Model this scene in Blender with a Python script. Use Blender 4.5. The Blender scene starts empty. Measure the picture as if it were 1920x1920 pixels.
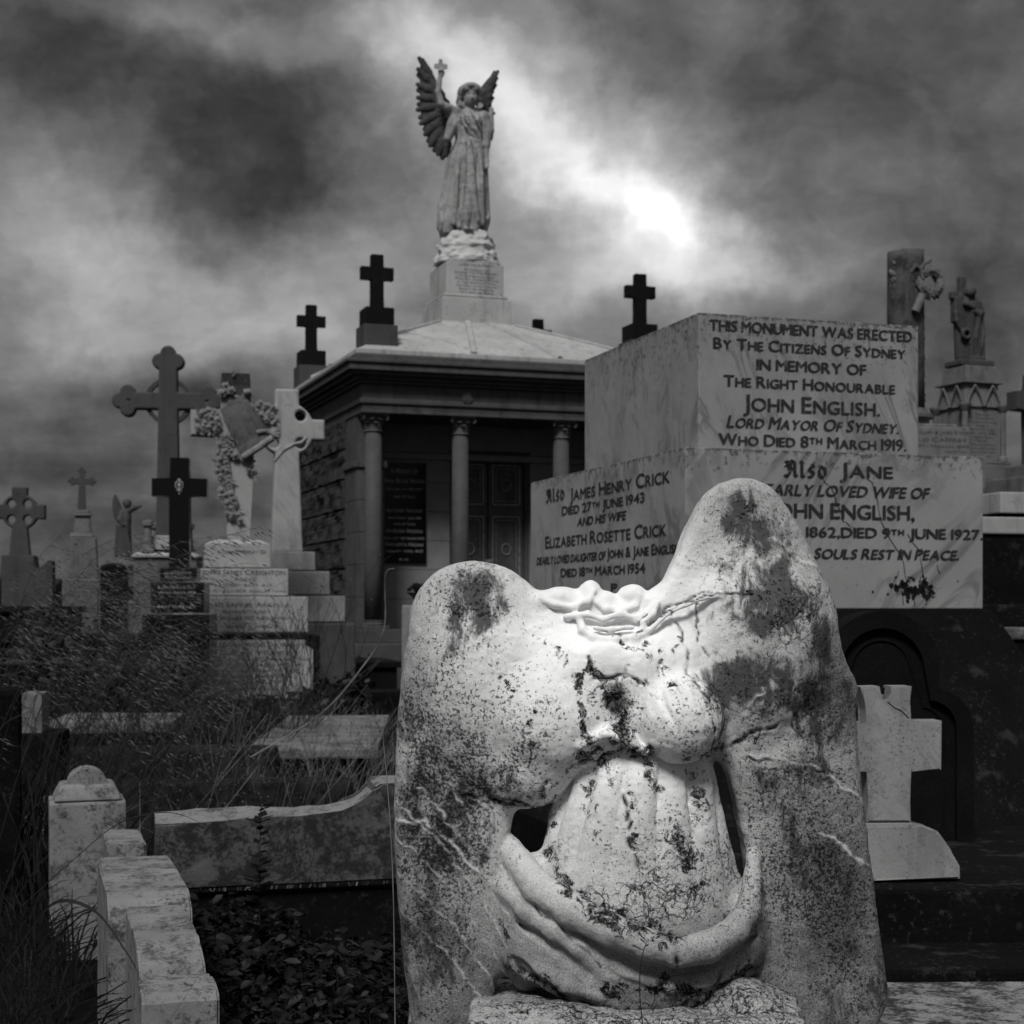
import bpy, bmesh, math, random
import numpy as np
from mathutils import Vector, Matrix, noise as mnoise
S = bpy.context.scene
COL = S.collection
R = math.radians
rnd = random.Random(7)
F = 3000.0            # focal length in photo pixels
HZ = 1140.0           # photo row of the horizon
CH = 1.0              # camera height

# ------------------------------------------------------------ camera
cam = bpy.data.objects.new('camera', bpy.data.cameras.new('camera'))
COL.objects.link(cam)
cam.location = (0, 0, CH); cam.rotation_euler = (R(90), 0, 0)
cam.data.sensor_width = 36; cam.data.lens = 36*F/1920
cam.data.shift_y = (HZ-960)/1920
cam.data.clip_end = 2000; cam.data.clip_start = 0.05
cam.data.dof.use_dof = True; cam.data.dof.focus_distance = 2.5; cam.data.dof.aperture_fstop = 13
S.camera = cam

# ------------------------------------------------------------ exposure, world, sun
S.view_settings.view_transform = 'Standard'; S.view_settings.look = 'None'
S.view_settings.gamma = 1; S.view_settings.exposure = 0.74
S.view_settings.use_curve_mapping = False
SUN_EL, SUN_AZ = R(50), R(-16)      # azimuth: from behind the camera, towards its right
world = bpy.data.worlds.new('World'); S.world = world; world.use_nodes = True

def build_world():
    nt = world.node_tree; nt.nodes.clear(); L = nt.links.new
    def N(t, **k):
        n = nt.nodes.new(t)
        for a, b in k.items(): setattr(n, a, b)
        return n
    def M(op, a, b=None, c=None, clamp=False):
        n = N('ShaderNodeMath', operation=op, use_clamp=clamp)
        for i, v in enumerate((a, b, c)):
            if v is None: continue
            if isinstance(v, (int, float)): n.inputs[i].default_value = v
            else: L(v, n.inputs[i])
        return n.outputs[0]
    def V(op, a, b=None):
        n = N('ShaderNodeVectorMath', operation=op)
        for i, v in enumerate((a, b)):
            if v is None: continue
            if isinstance(v, (tuple, list)): n.inputs[i].default_value = v
            else: L(v, n.inputs[i])
        return n
    tc = N('ShaderNodeTexCoord'); D = tc.outputs['Generated']
    def noise(vec, scale, detail, rough=.55):
        n = N('ShaderNodeTexNoise'); L(vec, n.inputs['Vector'])
        n.inputs['Scale'].default_value = scale; n.inputs['Detail'].default_value = detail
        n.inputs['Roughness'].default_value = rough
        return n
    n1 = noise(D, 7, 4); n2 = noise(D, 22, 6)
    w1 = V('MULTIPLY', V('SUBTRACT', n1.outputs['Color'], (.5, .5, .5)).outputs[0], (.11, 0, .09)).outputs[0]
    w2 = V('MULTIPLY', V('SUBTRACT', n2.outputs['Color'], (.5, .5, .5)).outputs[0], (.05, 0, .035)).outputs[0]
    n3 = noise(D, 70, 6, .6); w3 = V('MULTIPLY', V('SUBTRACT', n3.outputs['Color'], (.5, .5, .5)).outputs[0], (.022, 0, .016)).outputs[0]
    W = V('ADD', V('ADD', V('ADD', D, w1).outputs[0], w2).outputs[0], w3).outputs[0]
    # cloud masses: (photo column, row, radius across, radius up, tilt deg, brightness change)
    blobs = [
     (1195, 365, 150, 125, -25, 54), (1120, 290, 240, 110, -38, 34), (1170, 340, 300, 210, -35, 16), (1010, 270, 100, 120, 0, 12), (1250, 450, 170, 80, -35, 26), (960, 215, 170, 65, -45, 26), (770, 70, 120, 60, -30, 48),
     (880, 190, 170, 140, 0, 40), (1290, 450, 190, 50, -25, 42), (1010, 330, 130, 60, -20, 22),
     (330, 240, 340, 130, -12, -24), (430, 380, 150, 90, 20, -40), (1900, 40, 420, 200, 0, -16), (0, 20, 300, 160, 0, -16), (640, 250, 130, 90, 0, -30), (160, 130, 200, 60, -10, -22),
     (330, 60, 120, 40, 0, 24), (60, 330, 160, 130, -40, 24), (180, 500, 260, 80, -20, 34), (330, 600, 420, 70, 0, 18), (700, 540, 300, 80, 0, 12), (420, 60, 300, 40, -8, 22), (560, 500, 220, 60, 5, 20),
     (700, 420, 130, 50, 10, 16), (1500, 200, 420, 200, 0, -24), (1400, 110, 300, 100, 0, -14), (1480, 470, 170, 70, 0, -42),
     (1450, 335, 90, 70, 0, -18), (1620, 260, 120, 60, 20, 12), (1330, 545, 240, 30, 0, 34), (1000, 480, 260, 70, 0, 26),
     (60, 830, 320, 110, 10, -24), (300, 960, 500, 90, 0, -24), (150, 680, 300, 50, 8, 12), (1830, 640, 170, 50, 0, -34), (1850, 720, 160, 80, 0, -26),
     (1850, 480, 120, 80, 0, -10), (1720, 90, 180, 90, 0, -10), (100, 60, 120, 60, 0, -12), (1860, 900, 150, 90, 0, -18), (300, 1060, 900, 110, 0, -40), (1800, 1090, 300, 90, 0, -26), (560, 650, 200, 70, 0, 12)]
    tot = None
    for (px, py, sx, sy, rot, amp) in blobs:
        c = Vector((px-960, F, HZ-py)).normalized()
        d = V('SUBTRACT', W, (c.x, 0, c.z)).outputs[0]
        if rot:
            r = N('ShaderNodeVectorRotate', rotation_type='Y_AXIS'); L(d, r.inputs['Vector'])
            r.inputs['Angle'].default_value = R(rot); d = r.outputs[0]
        d = V('MULTIPLY', d, (F/sx*.95, 0, F/sy*.95)).outputs[0]
        q = V('DOT_PRODUCT', d, d).outputs['Value']
        e = M('MULTIPLY', M('EXPONENT', M('MULTIPLY', q, -.7)), (amp if amp > 0 else amp*.52)/255)
        tot = e if tot is None else M('ADD', tot, e)
    sep = N('ShaderNodeSeparateXYZ'); L(D, sep.inputs[0])
    front = M('SMOOTH_MIN', M('MAXIMUM', M('MULTIPLY', sep.outputs[1], 2.5), 0), 1, .1)
    tot = M('MULTIPLY', tot, front)
    # wispy structure, flattened towards the horizon
    zz = M('ADD', M('ABSOLUTE', sep.outputs[2]), .22)
    cx = M('DIVIDE', sep.outputs[0], zz); cy = M('DIVIDE', sep.outputs[1], zz)
    cmb = N('ShaderNodeCombineXYZ'); L(cx, cmb.inputs[0]); L(cy, cmb.inputs[1])
    f1 = noise(cmb.outputs[0], 2.6, 10, .62); f2 = noise(W, 13, 9, .56)
    wis = M('ADD', M('MULTIPLY', M('SUBTRACT', f1.outputs['Fac'], .5), .40), M('MULTIPLY', M('SUBTRACT', f2.outputs['Fac'], .5), .42))
    br = M('ADD', M('ADD', tot, wis), 100/255)
    br = M('SMOOTH_MAX', br, 44/255, .02)
    lin = M('MULTIPLY', M('POWER', br, 2.2), .61)
    # brighter overcast overhead and behind the photographer (outside the picture)
    sk = N('ShaderNodeTexSky', sky_type='NISHITA'); sk.sun_disc = False
    sk.sun_elevation = SUN_EL; sk.sun_rotation = math.pi-SUN_AZ; sk.air_density = 1.5; sk.dust_density = 3
    bw = N('ShaderNodeRGBToBW'); L(sk.outputs[0], bw.inputs[0])
    up = N('ShaderNodeMapRange', interpolation_type='SMOOTHSTEP'); L(sep.outputs[2], up.inputs[0])
    up.inputs[1].default_value = .42; up.inputs[2].default_value = .95
    zen = M('MULTIPLY', up.outputs[0], M('ADD', M('MULTIPLY', bw.outputs[0], .04), ZEN))
    lin = M('ADD', M('ADD', lin, zen), M('MULTIPLY', bw.outputs[0], .0008))
    bg = N('ShaderNodeBackground'); L(lin, bg.inputs['Color']); bg.inputs['Strength'].default_value = 1.0
    o = N('ShaderNodeOutputWorld'); L(bg.outputs[0], o.inputs['Surface'])
ZEN = .055
build_world()
sun = bpy.data.objects.new('sun', bpy.data.lights.new('sun', 'SUN')); COL.objects.link(sun)
sun.data.energy = 1.5; sun.data.angle = R(14); sun.data.color = (1, .995, .985)
sd = Vector((math.sin(SUN_AZ)*math.cos(SUN_EL), -math.cos(SUN_AZ)*math.cos(SUN_EL), math.sin(SUN_EL)))
sun.rotation_euler = sd.to_track_quat('Z', 'Y').to_euler(); sun.location = (0, -5, 12)

# ------------------------------------------------------------ materials
def stone(name, base, mott=.3, mscale=3.0, vein=0., vscale=3., vang=35., dirt=0., dscale=14., dcol=.02,
          speck=0., sscale=90., sthr=.62, scol=.02, light=0., lscale=6., lcol=.35, streak=0., rough=.7, bump=.15, bscale=60.,
          thr=.56, spec=.3, topz=None, topw=.13, topdark=0.):
    m = bpy.data.materials.new(name); m.use_nodes = True; nt = m.node_tree; nt.nodes.clear(); L = nt.links.new
    def N(t, **k):
        n = nt.nodes.new(t)
        for a, b in k.items(): setattr(n, a, b)
        return n
    tc = N('ShaderNodeTexCoord'); C0 = tc.outputs['Object']
    oi = N('ShaderNodeObjectInfo'); ad = N('ShaderNodeVectorMath', operation='ADD')
    cm = N('ShaderNodeCombineXYZ'); mu = N('ShaderNodeMath', operation='MULTIPLY'); L(oi.outputs['Random'], mu.inputs[0]); mu.inputs[1].default_value = 37
    for i in range(3): L(mu.outputs[0], cm.inputs[i])
    L(C0, ad.inputs[0]); L(cm.outputs[0], ad.inputs[1]); C = ad.outputs[0]
    def noise(scale, det=6, rough=.6, vec=None, dist=0.):
        n = N('ShaderNodeTexNoise'); L(vec or C, n.inputs['Vector']); n.inputs['Scale'].default_value = scale
        n.inputs['Detail'].default_value = det; n.inputs['Roughness'].default_value = rough; n.inputs['Distortion'].default_value = dist
        return n.outputs['Fac']
    def ramp(v, a, b, smooth=True):
        n = N('ShaderNodeMapRange', interpolation_type='SMOOTHSTEP'); L(v, n.inputs[0])
        n.inputs[1].default_value = a; n.inputs[2].default_value = b; return n.outputs[0]
    def M(op, a, b):
        n = N('ShaderNodeMath', operation=op)
        for i, v in enumerate((a, b)):
            if isinstance(v, (int, float)): n.inputs[i].default_value = v
            else: L(v, n.inputs[i])
        return n.outputs[0]
    def mix(f, a, b):
        n = N('ShaderNodeMix', data_type='FLOAT')
        if isinstance(f, (int, float)): n.inputs[0].default_value = f
        else: L(f, n.inputs[0])
        for i, v in ((2, a), (3, b)):
            if isinstance(v, (int, float)): n.inputs[i].default_value = v
            else: L(v, n.inputs[i])
        return n.outputs[0]
    v = M('MULTIPLY', M('ADD', M('MULTIPLY', M('SUBTRACT', noise(mscale, 8), .5), mott*3), 1), base)
    if vein:
        rt = N('ShaderNodeVectorRotate', rotation_type='Y_AXIS'); L(C, rt.inputs['Vector']); rt.inputs['Angle'].default_value = R(vang)
        sc = N('ShaderNodeVectorMath', operation='MULTIPLY'); L(rt.outputs[0], sc.inputs[0]); sc.inputs[1].default_value = (1, 1, .22)
        a = M('ABSOLUTE', M('SUBTRACT', noise(vscale, 5, .65, sc.outputs[0], 1.2), .5), 0)
        ln = ramp(a, .05, 0.)
        ln = M('MULTIPLY', ln, ramp(noise(vscale*.8, 3), .35, .65))
        v = mix(M('MULTIPLY', ln, vein), v, base*.35)
        cl = ramp(noise(vscale*1.6, 6, .6, sc.outputs[0], .8), .55, .75)
        v = mix(M('MULTIPLY', cl, vein*.7), v, base*.5)
    if light: v = mix(M('MULTIPLY', ramp(noise(lscale, 10, .7), .56, .66), light), v, lcol)
    if dirt: v = mix(M('MULTIPLY', ramp(M('ADD', M('MULTIPLY', noise(dscale, 10, .7), .66), M('MULTIPLY', noise(dscale*7, 6, .75), .34)), .5+(thr-.5)*.8-.05, .5+(thr-.5)*.8+.06), dirt), v, dcol)
    if streak:
        s2 = N('ShaderNodeVectorMath', operation='MULTIPLY'); L(C, s2.inputs[0]); s2.inputs[1].default_value = (1, 1, .1)
        v = mix(M('MULTIPLY', ramp(noise(9, 8, .65, s2.outputs[0]), .5, .68), streak), v, base*.25)
    if speck: v = mix(M('MULTIPLY', M('MULTIPLY', ramp(noise(sscale, 6, .7), sthr-.03, sthr+.03), ramp(noise(sscale*.08, 4), .42, .62)), speck), v, scol)
    if topz:
        sp = N('ShaderNodeSeparateXYZ'); L(C0, sp.inputs[0])
        e = M('ADD', ramp(sp.outputs[2], topz-topw, topz), M('MULTIPLY', ramp(sp.outputs[2], topz-.02, topz), .8))
        v = mix(M('MULTIPLY', ramp(M('ADD', noise(42, 12, .78), M('MULTIPLY', e, .10)), .60, .70), .8), v, .03)
    if topdark: v = M('MULTIPLY', v, M('SUBTRACT', 1, M('MULTIPLY', ramp(M('ADD', sp.outputs[2], M('MULTIPLY', noise(6, 6), .5)), topz-topw+.25, topz+.25), topdark)))
    cc = N('ShaderNodeCombineColor')
    for i in range(3): L(v, cc.inputs[i])
    p = N('ShaderNodeBsdfPrincipled'); L(cc.outputs[0], p.inputs['Base Color'])
    p.inputs['Roughness'].default_value = rough; p.inputs['Specular IOR Level'].default_value = spec if base > .1 else min(spec, .06)
    bp = N('ShaderNodeBump'); bp.inputs['Strength'].default_value = bump; bp.inputs['Distance'].default_value = .01
    L(M('ADD', noise(bscale, 8, .7), M('MULTIPLY', v, 1.2)), bp.inputs['Height']); L(bp.outputs[0], p.inputs['Normal'])
    o = N('ShaderNodeOutputMaterial'); L(p.outputs[0], o.inputs[0])
    return m
def plain(name, g, rough=.8, spec=.2, var=0., vs=40.):
    m = bpy.data.materials.new(name); m.use_nodes = True; nt = m.node_tree; p = nt.nodes['Principled BSDF']
    p.inputs['Base Color'].default_value = (g, g, g, 1); p.inputs['Roughness'].default_value = rough; p.inputs['Specular IOR Level'].default_value = spec
    if var:
        tc = nt.nodes.new('ShaderNodeTexCoord'); n = nt.nodes.new('ShaderNodeTexNoise'); n.inputs['Scale'].default_value = vs; n.inputs['Detail'].default_value = 5
        nt.links.new(tc.outputs['Object'], n.inputs['Vector'])
        r = nt.nodes.new('ShaderNodeMapRange'); nt.links.new(n.outputs['Fac'], r.inputs[0]); r.inputs[1].default_value = .35; r.inputs[2].default_value = .65
        r.inputs[3].default_value = g*(1-var); r.inputs[4].default_value = g*(1+var)
        c = nt.nodes.new('ShaderNodeCombineColor')
        for i in range(3): nt.links.new(r.outputs[0], c.inputs[i])
        nt.links.new(c.outputs[0], p.inputs['Base Color'])
    return m
MT = {
 'mon': stone('veined_marble', .27, .24, 3.2, dirt=.5, dscale=9, thr=.62, dcol=.12, vein=.7, topz=1.554, vscale=3.2, vang=-35, speck=.8, sscale=140, sthr=.66, rough=.55, bump=.10),
 'mon_side': stone('veined_marble_side', .245, .3, 3.2, dirt=.5, dscale=9, thr=.6, dcol=.12, vein=.68, topz=2.052, topw=.34, vscale=4.2, vang=20, speck=.8, sscale=140, sthr=.66, rough=.55, bump=.10),
 'pale': stone('pale_marble', .31, .22, 3, vein=.35, vscale=5, streak=.35, dirt=.35, dscale=6, thr=.6, bump=.12),
 'pale2': stone('weathered_marble', .11, .35, 4, streak=.4, dirt=.5, dscale=7, thr=.58, dcol=.04),
 'wingst': stone('dark_wing_marble', .06, .3, 3, dirt=.5, dscale=5, dcol=.015, thr=.54, bump=.3, bscale=30),
 'angel': stone('statue_marble', .27, .3, 2.4, dirt=.6, dscale=4, dcol=.04, thr=.55, streak=.45, bump=.3, bscale=30),
 'cloud': stone('cloud_marble', .42, .15, 2.4, dirt=.2, dscale=3, dcol=.12, thr=.62),
 'greyst': stone('grey_stone', .062, .25, 4, streak=.3, dirt=.4, dscale=8),
 'granite': stone('grey_granite', .062, .25, 6, speck=.6, sscale=160, sthr=.55, scol=.1, rough=.55, streak=.25),
 'rust': stone('rusticated_stone', .045, .45, 5, dirt=.7, dscale=5, dcol=.006, thr=.54, bump=.6, bscale=25, rough=.9),
 'trim': stone('moulded_granite', .075, .25, 4, streak=.45, dirt=.35, dscale=5, dcol=.02),
 'roof': stone('roof_marble', .34, .3, 2.5, streak=.45, dirt=.6, dscale=5, dcol=.08, thr=.6),
 'inside': stone('portico_granite', .19, .25, 5),
 'black': plain('black_granite', .004, .22, .3),
 'blackm': stone('black_stone', .007, .3, 5, light=.35, lscale=9, lcol=.02, rough=.6),
 'dark': stone('dark_sandstone', .005, .5, 6, light=.7, lscale=7, lcol=.03, speck=.6, sscale=60, sthr=.6, scol=.05, bump=.6, bscale=40, rough=.9),
 'headst': stone('dark_headstone_stone', .006, .4, 9, light=.45, lscale=5, lcol=.016, speck=.5, sscale=200, sthr=.6, scol=.03, bump=.35, bscale=160, rough=.95, spec=.1),
 'coping': stone('stained_marble', .19, .3, 6, dirt=.85, dscale=17, dcol=.03, thr=.54, speck=.9, sscale=110, sthr=.57, vein=.2, vscale=6, bump=.3, bscale=90, rough=.85),
 'coping_dk': stone('lichened_stone', .028, .5, 7, dirt=.85, dscale=16, dcol=.005, thr=.5, light=.5, lscale=9, lcol=.06, bump=.5, bscale=70, rough=.95),
 'slab': stone('worn_slab', .16, .4, 5, dirt=.8, dscale=6, dcol=.03, thr=.52, bump=.3),
 'crossm': stone('smooth_cross_marble', .25, .28, 7, vein=.4, vscale=9, vang=40, speck=.8, sscale=150, sthr=.58, scol=.05, rough=.65, bump=.2, bscale=120, dirt=.45, dscale=14, dcol=.06, thr=.58, streak=.3),
 'soil': stone('soil', .004, .5, 3, bump=.8, bscale=20, rough=1, light=.4, lscale=12, lcol=.012, spec=.05),
 'hole': plain('soot', .004, .9, .05),
 'pale3': stone('sooty_marble', .14, .3, 4, vein=.3, vscale=5, streak=.5, dirt=.5, dscale=7, dcol=.03, thr=.57),
 'capst': stone('capital_stone', .13, .3, 6, dirt=.6, dscale=12, dcol=.02, thr=.52),
 'letter': stone('lead_letter', .03, .5, 60, light=.7, lscale=45, lcol=.14, rough=.6, bump=.05),
 'letter2': stone('worn_letter', .05, .3, 40, light=.8, lscale=50, lcol=.17, rough=.8),
 'gilt': plain('gilt_letter', .35, .6, .3, .5, 60),
 'grime': plain('grime', .012, .9, .1, .5, 200),
 'leaf': plain('leaf', .005, .7, .12, .9, 14), 'leaf2': plain('leaf_pale', .016, .7, .15, .7, 14),
 'stem': plain('dry_stem', .03, .8, .2, .5, 8), 'straw': plain('straw', .14, .7, .2, .6, 8), 'oat': plain('oat_spikelet', .075, .6, .3, .7, 6), 'oatdk': plain('oat_stem', .03, .7, .2),
 'blade': plain('grass_blade', .010, .7, .12, .7, 8),
 'wood': stone('bronze_door', .085, .4, 8, streak=.5), 'doorln': plain('door_moulding', .24, .5, .5, .4, 20),
}

# ------------------------------------------------------------ helpers
def at(px, py, d): return Vector(((px-960)*d/F, d, CH+(HZ-py)*d/F))
def zat(py, d): return CH+(HZ-py)*d/F
def thing(name, label, cat, loc, yaw=0., group=None):
    o = bpy.data.objects.new(name, None); COL.objects.link(o); o.empty_display_size = .1
    o.location = loc; o.rotation_euler = (0, 0, R(yaw)); o['label'] = label; o['category'] = cat; o['kind'] = 'thing'
    if group: o['group'] = group
    return o
def tag(o, label, cat, group=None, kind=None):
    o['label'] = label
    if cat: o['category'] = cat
    if group: o['group'] = group
    o['kind'] = kind or 'thing'
    return o
def obj(name, bm, m, parent=None, smooth=False, loc=None):
    me = bpy.data.meshes.new(name)
    if isinstance(bm, bmesh.types.BMesh):
        bmesh.ops.recalc_face_normals(bm, faces=bm.faces); bm.to_mesh(me); bm.free()
    else: me.from_pydata([tuple(v) for v in bm[0]], [], bm[1]); me.update()
    me.materials.append(MT[m] if isinstance(m, str) else m)
    if smooth: me.polygons.foreach_set('use_smooth', [True]*len(me.polygons))
    o = bpy.data.objects.new(name, me); COL.objects.link(o)
    if parent: o.parent = parent
    if loc: o.location = loc
    return o
def bx(bm, x0, x1, y0, y1, z0, z1, bev=.006, top=None, seg=2):
    """box, optionally tapered: top=(inset x, inset y)"""
    tx, ty = top or (0, 0)
    vs = [bm.verts.new(p) for p in ((x0, y0, z0), (x1, y0, z0), (x1, y1, z0), (x0, y1, z0), (x0+tx, y0+ty, z1), (x1-tx, y0+ty, z1), (x1-tx, y1-ty, z1), (x0+tx, y1-ty, z1))]
    fs = [bm.faces.new([vs[i] for i in f]) for f in ((3, 2, 1, 0), (4, 5, 6, 7), (0, 1, 5, 4), (1, 2, 6, 5), (2, 3, 7, 6), (3, 0, 4, 7))]
    if bev:
        es = list({e for f in fs for e in f.edges})
        bmesh.ops.bevel(bm, geom=es, offset=bev, segments=seg, affect='EDGES', profile=.6)
    return bm
def BX(*a, **k): return bx(bmesh.new(), *a, **k)
def prism(bm, pts, y0, y1, bev=.004):
    """outline in x,z extruded from y0 (front) to y1"""
    a = [bm.verts.new((x, y0, z)) for x, z in pts]; b = [bm.verts.new((x, y1, z)) for x, z in pts]
    f0 = bm.faces.new(a); f1 = bm.faces.new(b[::-1]); n = len(pts)
    fs = [bm.faces.new((a[i], b[i], b[(i+1) % n], a[(i+1) % n])) for i in range(n)]
    if bev: bmesh.ops.bevel(bm, geom=[e for e in f0.edges]+[e for e in f1.edges], offset=bev, segments=2, affect='EDGES')
    return bm
def lathe(bm, prof, n=24, c=(0, 0), flute=0, twist=0):
    rings = []
    for r, z in prof:
        rings.append([bm.verts.new((c[0]+r*math.cos(2*math.pi*i/n), c[1]+r*math.sin(2*math.pi*i/n), z)) for i in range(n)])
    for a, b in zip(rings, rings[1:]):
        for i in range(n): bm.faces.new((a[i], a[(i+1) % n], b[(i+1) % n], b[i]))
    bm.faces.new(rings[0][::-1]); bm.faces.new(rings[-1])
    return bm
def tube(bm, pts, r0, r1=None, n=4):
    r1 = r0 if r1 is None else r1; rings = []; m = len(pts)
    for i, p in enumerate(pts):
        p = Vector(p); t = (Vector(pts[min(i+1, m-1)])-Vector(pts[max(i-1, 0)])).normalized()
        a = t.cross(Vector((.13, .97, .2))).normalized(); b = t.cross(a); r = r0+(r1-r0)*i/max(1, m-1)
        rings.append([bm.verts.new(p+a*math.cos(2*math.pi*k/n)*r+b*math.sin(2*math.pi*k/n)*r) for k in range(n)])
    for a, b in zip(rings, rings[1:]):
        for k in range(n): bm.faces.new((a[k], a[(k+1) % n], b[(k+1) % n], b[k]))
    bm.faces.new(rings[0][::-1]); bm.faces.new(rings[-1])
# ---- lettering built from the built-in font, one mesh per line
GL = {}
def glyph(ch, bold=.0):
    bold = 0.
    if (ch, bold) not in GL:
        cu = bpy.data.curves.new('g', 'FONT'); cu.body = ch; cu.size = 1; cu.offset = bold; cu.resolution_u = 3
        o = bpy.data.objects.new('g', cu); COL.objects.link(o)
        dg = bpy.context.evaluated_depsgraph_get(); me = bpy.data.meshes.new_from_object(o.evaluated_get(dg))
        vs = [v.co.copy() for v in me.vertices]; fs = [tuple(p.vertices) for p in me.polygons]
        bpy.data.objects.remove(o); bpy.data.curves.remove(cu); bpy.data.meshes.remove(me)
        x0 = min(v.x for v in vs); x1 = max(v.x for v in vs)
        GL[(ch, bold)] = ([(v.x-x0, v.y) for v in vs], fs, x1-x0)
    return GL[(ch, bold)]
def line(text, width, cap, italic=0., small=.8, bold=.018, gap=.10, arc=0.):
    """returns verts (u,v), faces; centred on u=0, baseline v=0"""
    V, Fc = [], []; x = 0; first = True; sup = 1.
    for ch in text:
        if ch == ' ': x += .36; first = True; sup = 1.; continue
        if ch == '^': sup = .5; continue
        s = 1.0 if first or ch.isdigit() else small
        dy = 0
        if sup != 1.: s = .55; dy = .32
        g, f, w = glyph(ch.upper() if ch.isalpha() else ch, bold)
        b = len(V); V += [(x+a*s/.70, c*s/.70+dy) for a, c in g]; Fc += [tuple(i+b for i in q) for q in f]
        x += w*s/.70+gap+.03; first = False
    tot = x-gap; sx = width/tot
    out = []
    for a, c in V:
        u = (a-tot/2)*sx; v = c*cap; u += italic*v
        if arc: v -= arc*(u/(width/2))**2
        out.append((u, v))
    return out, Fc
BLK = {  # blackletter strokes drawn with a slanted nib: polylines in a unit box
 'A': ([[(0, .15), (.1, .05), (.25, .25), (.22, .8), (.05, .95)], [(.3, 1), (.5, .85), (.52, .15), (.62, .05)], [(.22, .5), (.52, .5)], [(.3, 1), (.28, .3), (.12, .0)], [(0, .62), (.12, .72), (.3, .55)]], .66),
 'l': ([[(.05, 1), (.1, .85), (.1, .12), (.22, .03)]], .3),
 's': ([[(.32, .62), (.15, .68), (.05, .5), (.3, .25), (.2, .03), (.02, .1)], [(.2, .82), (.3, .66)]], .42),
 'o': ([[(.2, .65), (.04, .5), (.04, .18), (.2, .02), (.36, .18), (.36, .5), (.2, .65)], [(.05, .75), (.2, .62)]], .42)}
def black_also(width, cap):
    V, Fc = [], []; x = 0; nib = (.055, .04)
    for ch in 'Also':
        st, w = BLK[ch]
        for s in st:
            for (a, b), (c, d) in zip(s, s[1:]):
                k = len(V)
                V += [(x+a-nib[0], b-nib[1]), (x+a+nib[0], b+nib[1]), (x+c+nib[0], d+nib[1]), (x+c-nib[0], d-nib[1])]; Fc.append((k, k+1, k+2, k+3))
                k = len(V); V += [(x+a-.01, b+.03), (x+a+.01, b-.03), (x+c+.01, d-.03), (x+c-.01, d+.03)]; Fc.append((k, k+1, k+2, k+3))
        x += w+.12
    tot = x-.12
    return [((a-tot/2)*width/tot, b*cap) for a, b in V], Fc
class Face:
    """a vertical face through corner (x,y) running along direction dirv (unit xy)"""
    def __init__(s, corner, yaw, parent, eps=.0015):
        s.c = Vector(corner); s.u = Vector((math.cos(R(yaw)), math.sin(R(yaw)))); s.n = Vector((s.u.y, -s.u.x)); s.p = parent; s.eps = eps; s.hb = .0027
    def uv(s, px, py):
        t = (px-960)/F; u = (t*s.c.y-s.c.x)/(s.u.x-t*s.u.y); d = s.c.y+u*s.u.y
        return u, CH+(HZ-py)*d/F
    def put(s, vf, uc, z, m, name='inscription_line'):
        V, Fc = vf; inv = s.p.matrix_basis.inverted() if s.p else Matrix()
        ws = []
        for i, (a, b) in enumerate(V):
            q = s.c+s.u*(uc+a)+s.n*s.eps; ws.append(inv @ Vector((q.x, q.y, z+b)))
        n0 = len(ws); hb = s.hb
        if hb:
            F0 = list(Fc)
            for k, sg in ((1, 1), (2, -1)):
                o2 = inv.to_3x3() @ Vector((s.u.x*hb*sg+s.n.x*.0003*k, s.u.y*hb*sg+s.n.y*.0003*k, sg*hb*.5)); ws += [w+o2 for w in ws[:n0]]; Fc = Fc+[tuple(i+n0*k for i in f) for f in F0]
        return obj(name, (ws, Fc), m, s.p)
    def text(s, txt, xa, xb, py, cap_px, m='letter', **k):
        """xa..xb photo columns, py baseline row at the middle, cap height in photo px"""
        ua, _ = s.uv(xa, py); ub, _ = s.uv(xb, py); um, z = s.uv((xa+xb)/2, py)
        d = s.c.y+um*s.u.y
        vf = black_also(abs(ub-ua), cap_px*d/F) if txt == 'ALSO_BLACK' else line(txt, abs(ub-ua), cap_px*d/F, **k)
        return s.put(vf, (ua+ub)/2, z, m)
def local_text(parent, txt, x, y, z, width, cap, m='letter2', name='inscription_line', **k):
    V, Fc = line(txt, width, cap, **k)
    return obj(name, ([(x+a, y, z+b) for a, b in V], Fc), m, parent)

# ------------------------------------------------------------ signed-distance sculpting (numpy)
def vnoise(P, s, seed=0):
    P = P*s+seed*17.3; I = np.floor(P).astype(np.int64); f = P-I; f = f*f*(3-2*f)
    def h(a, b, c):
        n = (a*73856093) ^ (b*19349663) ^ (c*83492791) ^ (seed*2654435)
        n = (n*(n*n*15731+789221)+1376312589) & 0x7fffffff
        return n/1073741824.0-1
    r = 0
    for dx in (0, 1):
        for dy in (0, 1):
            for dz in (0, 1):
                w = (f[..., 0] if dx else 1-f[..., 0])*(f[..., 1] if dy else 1-f[..., 1])*(f[..., 2] if dz else 1-f[..., 2])
                r = r+w*h(I[..., 0]+dx, I[..., 1]+dy, I[..., 2]+dz)
    return r
def smin(a, b, k):
    h = np.clip(.5+.5*(b-a)/k, 0, 1); return b*(1-h)+a*h-k*h*(1-h)
def smax(a, b, k): return -smin(-a, -b, k)
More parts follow.
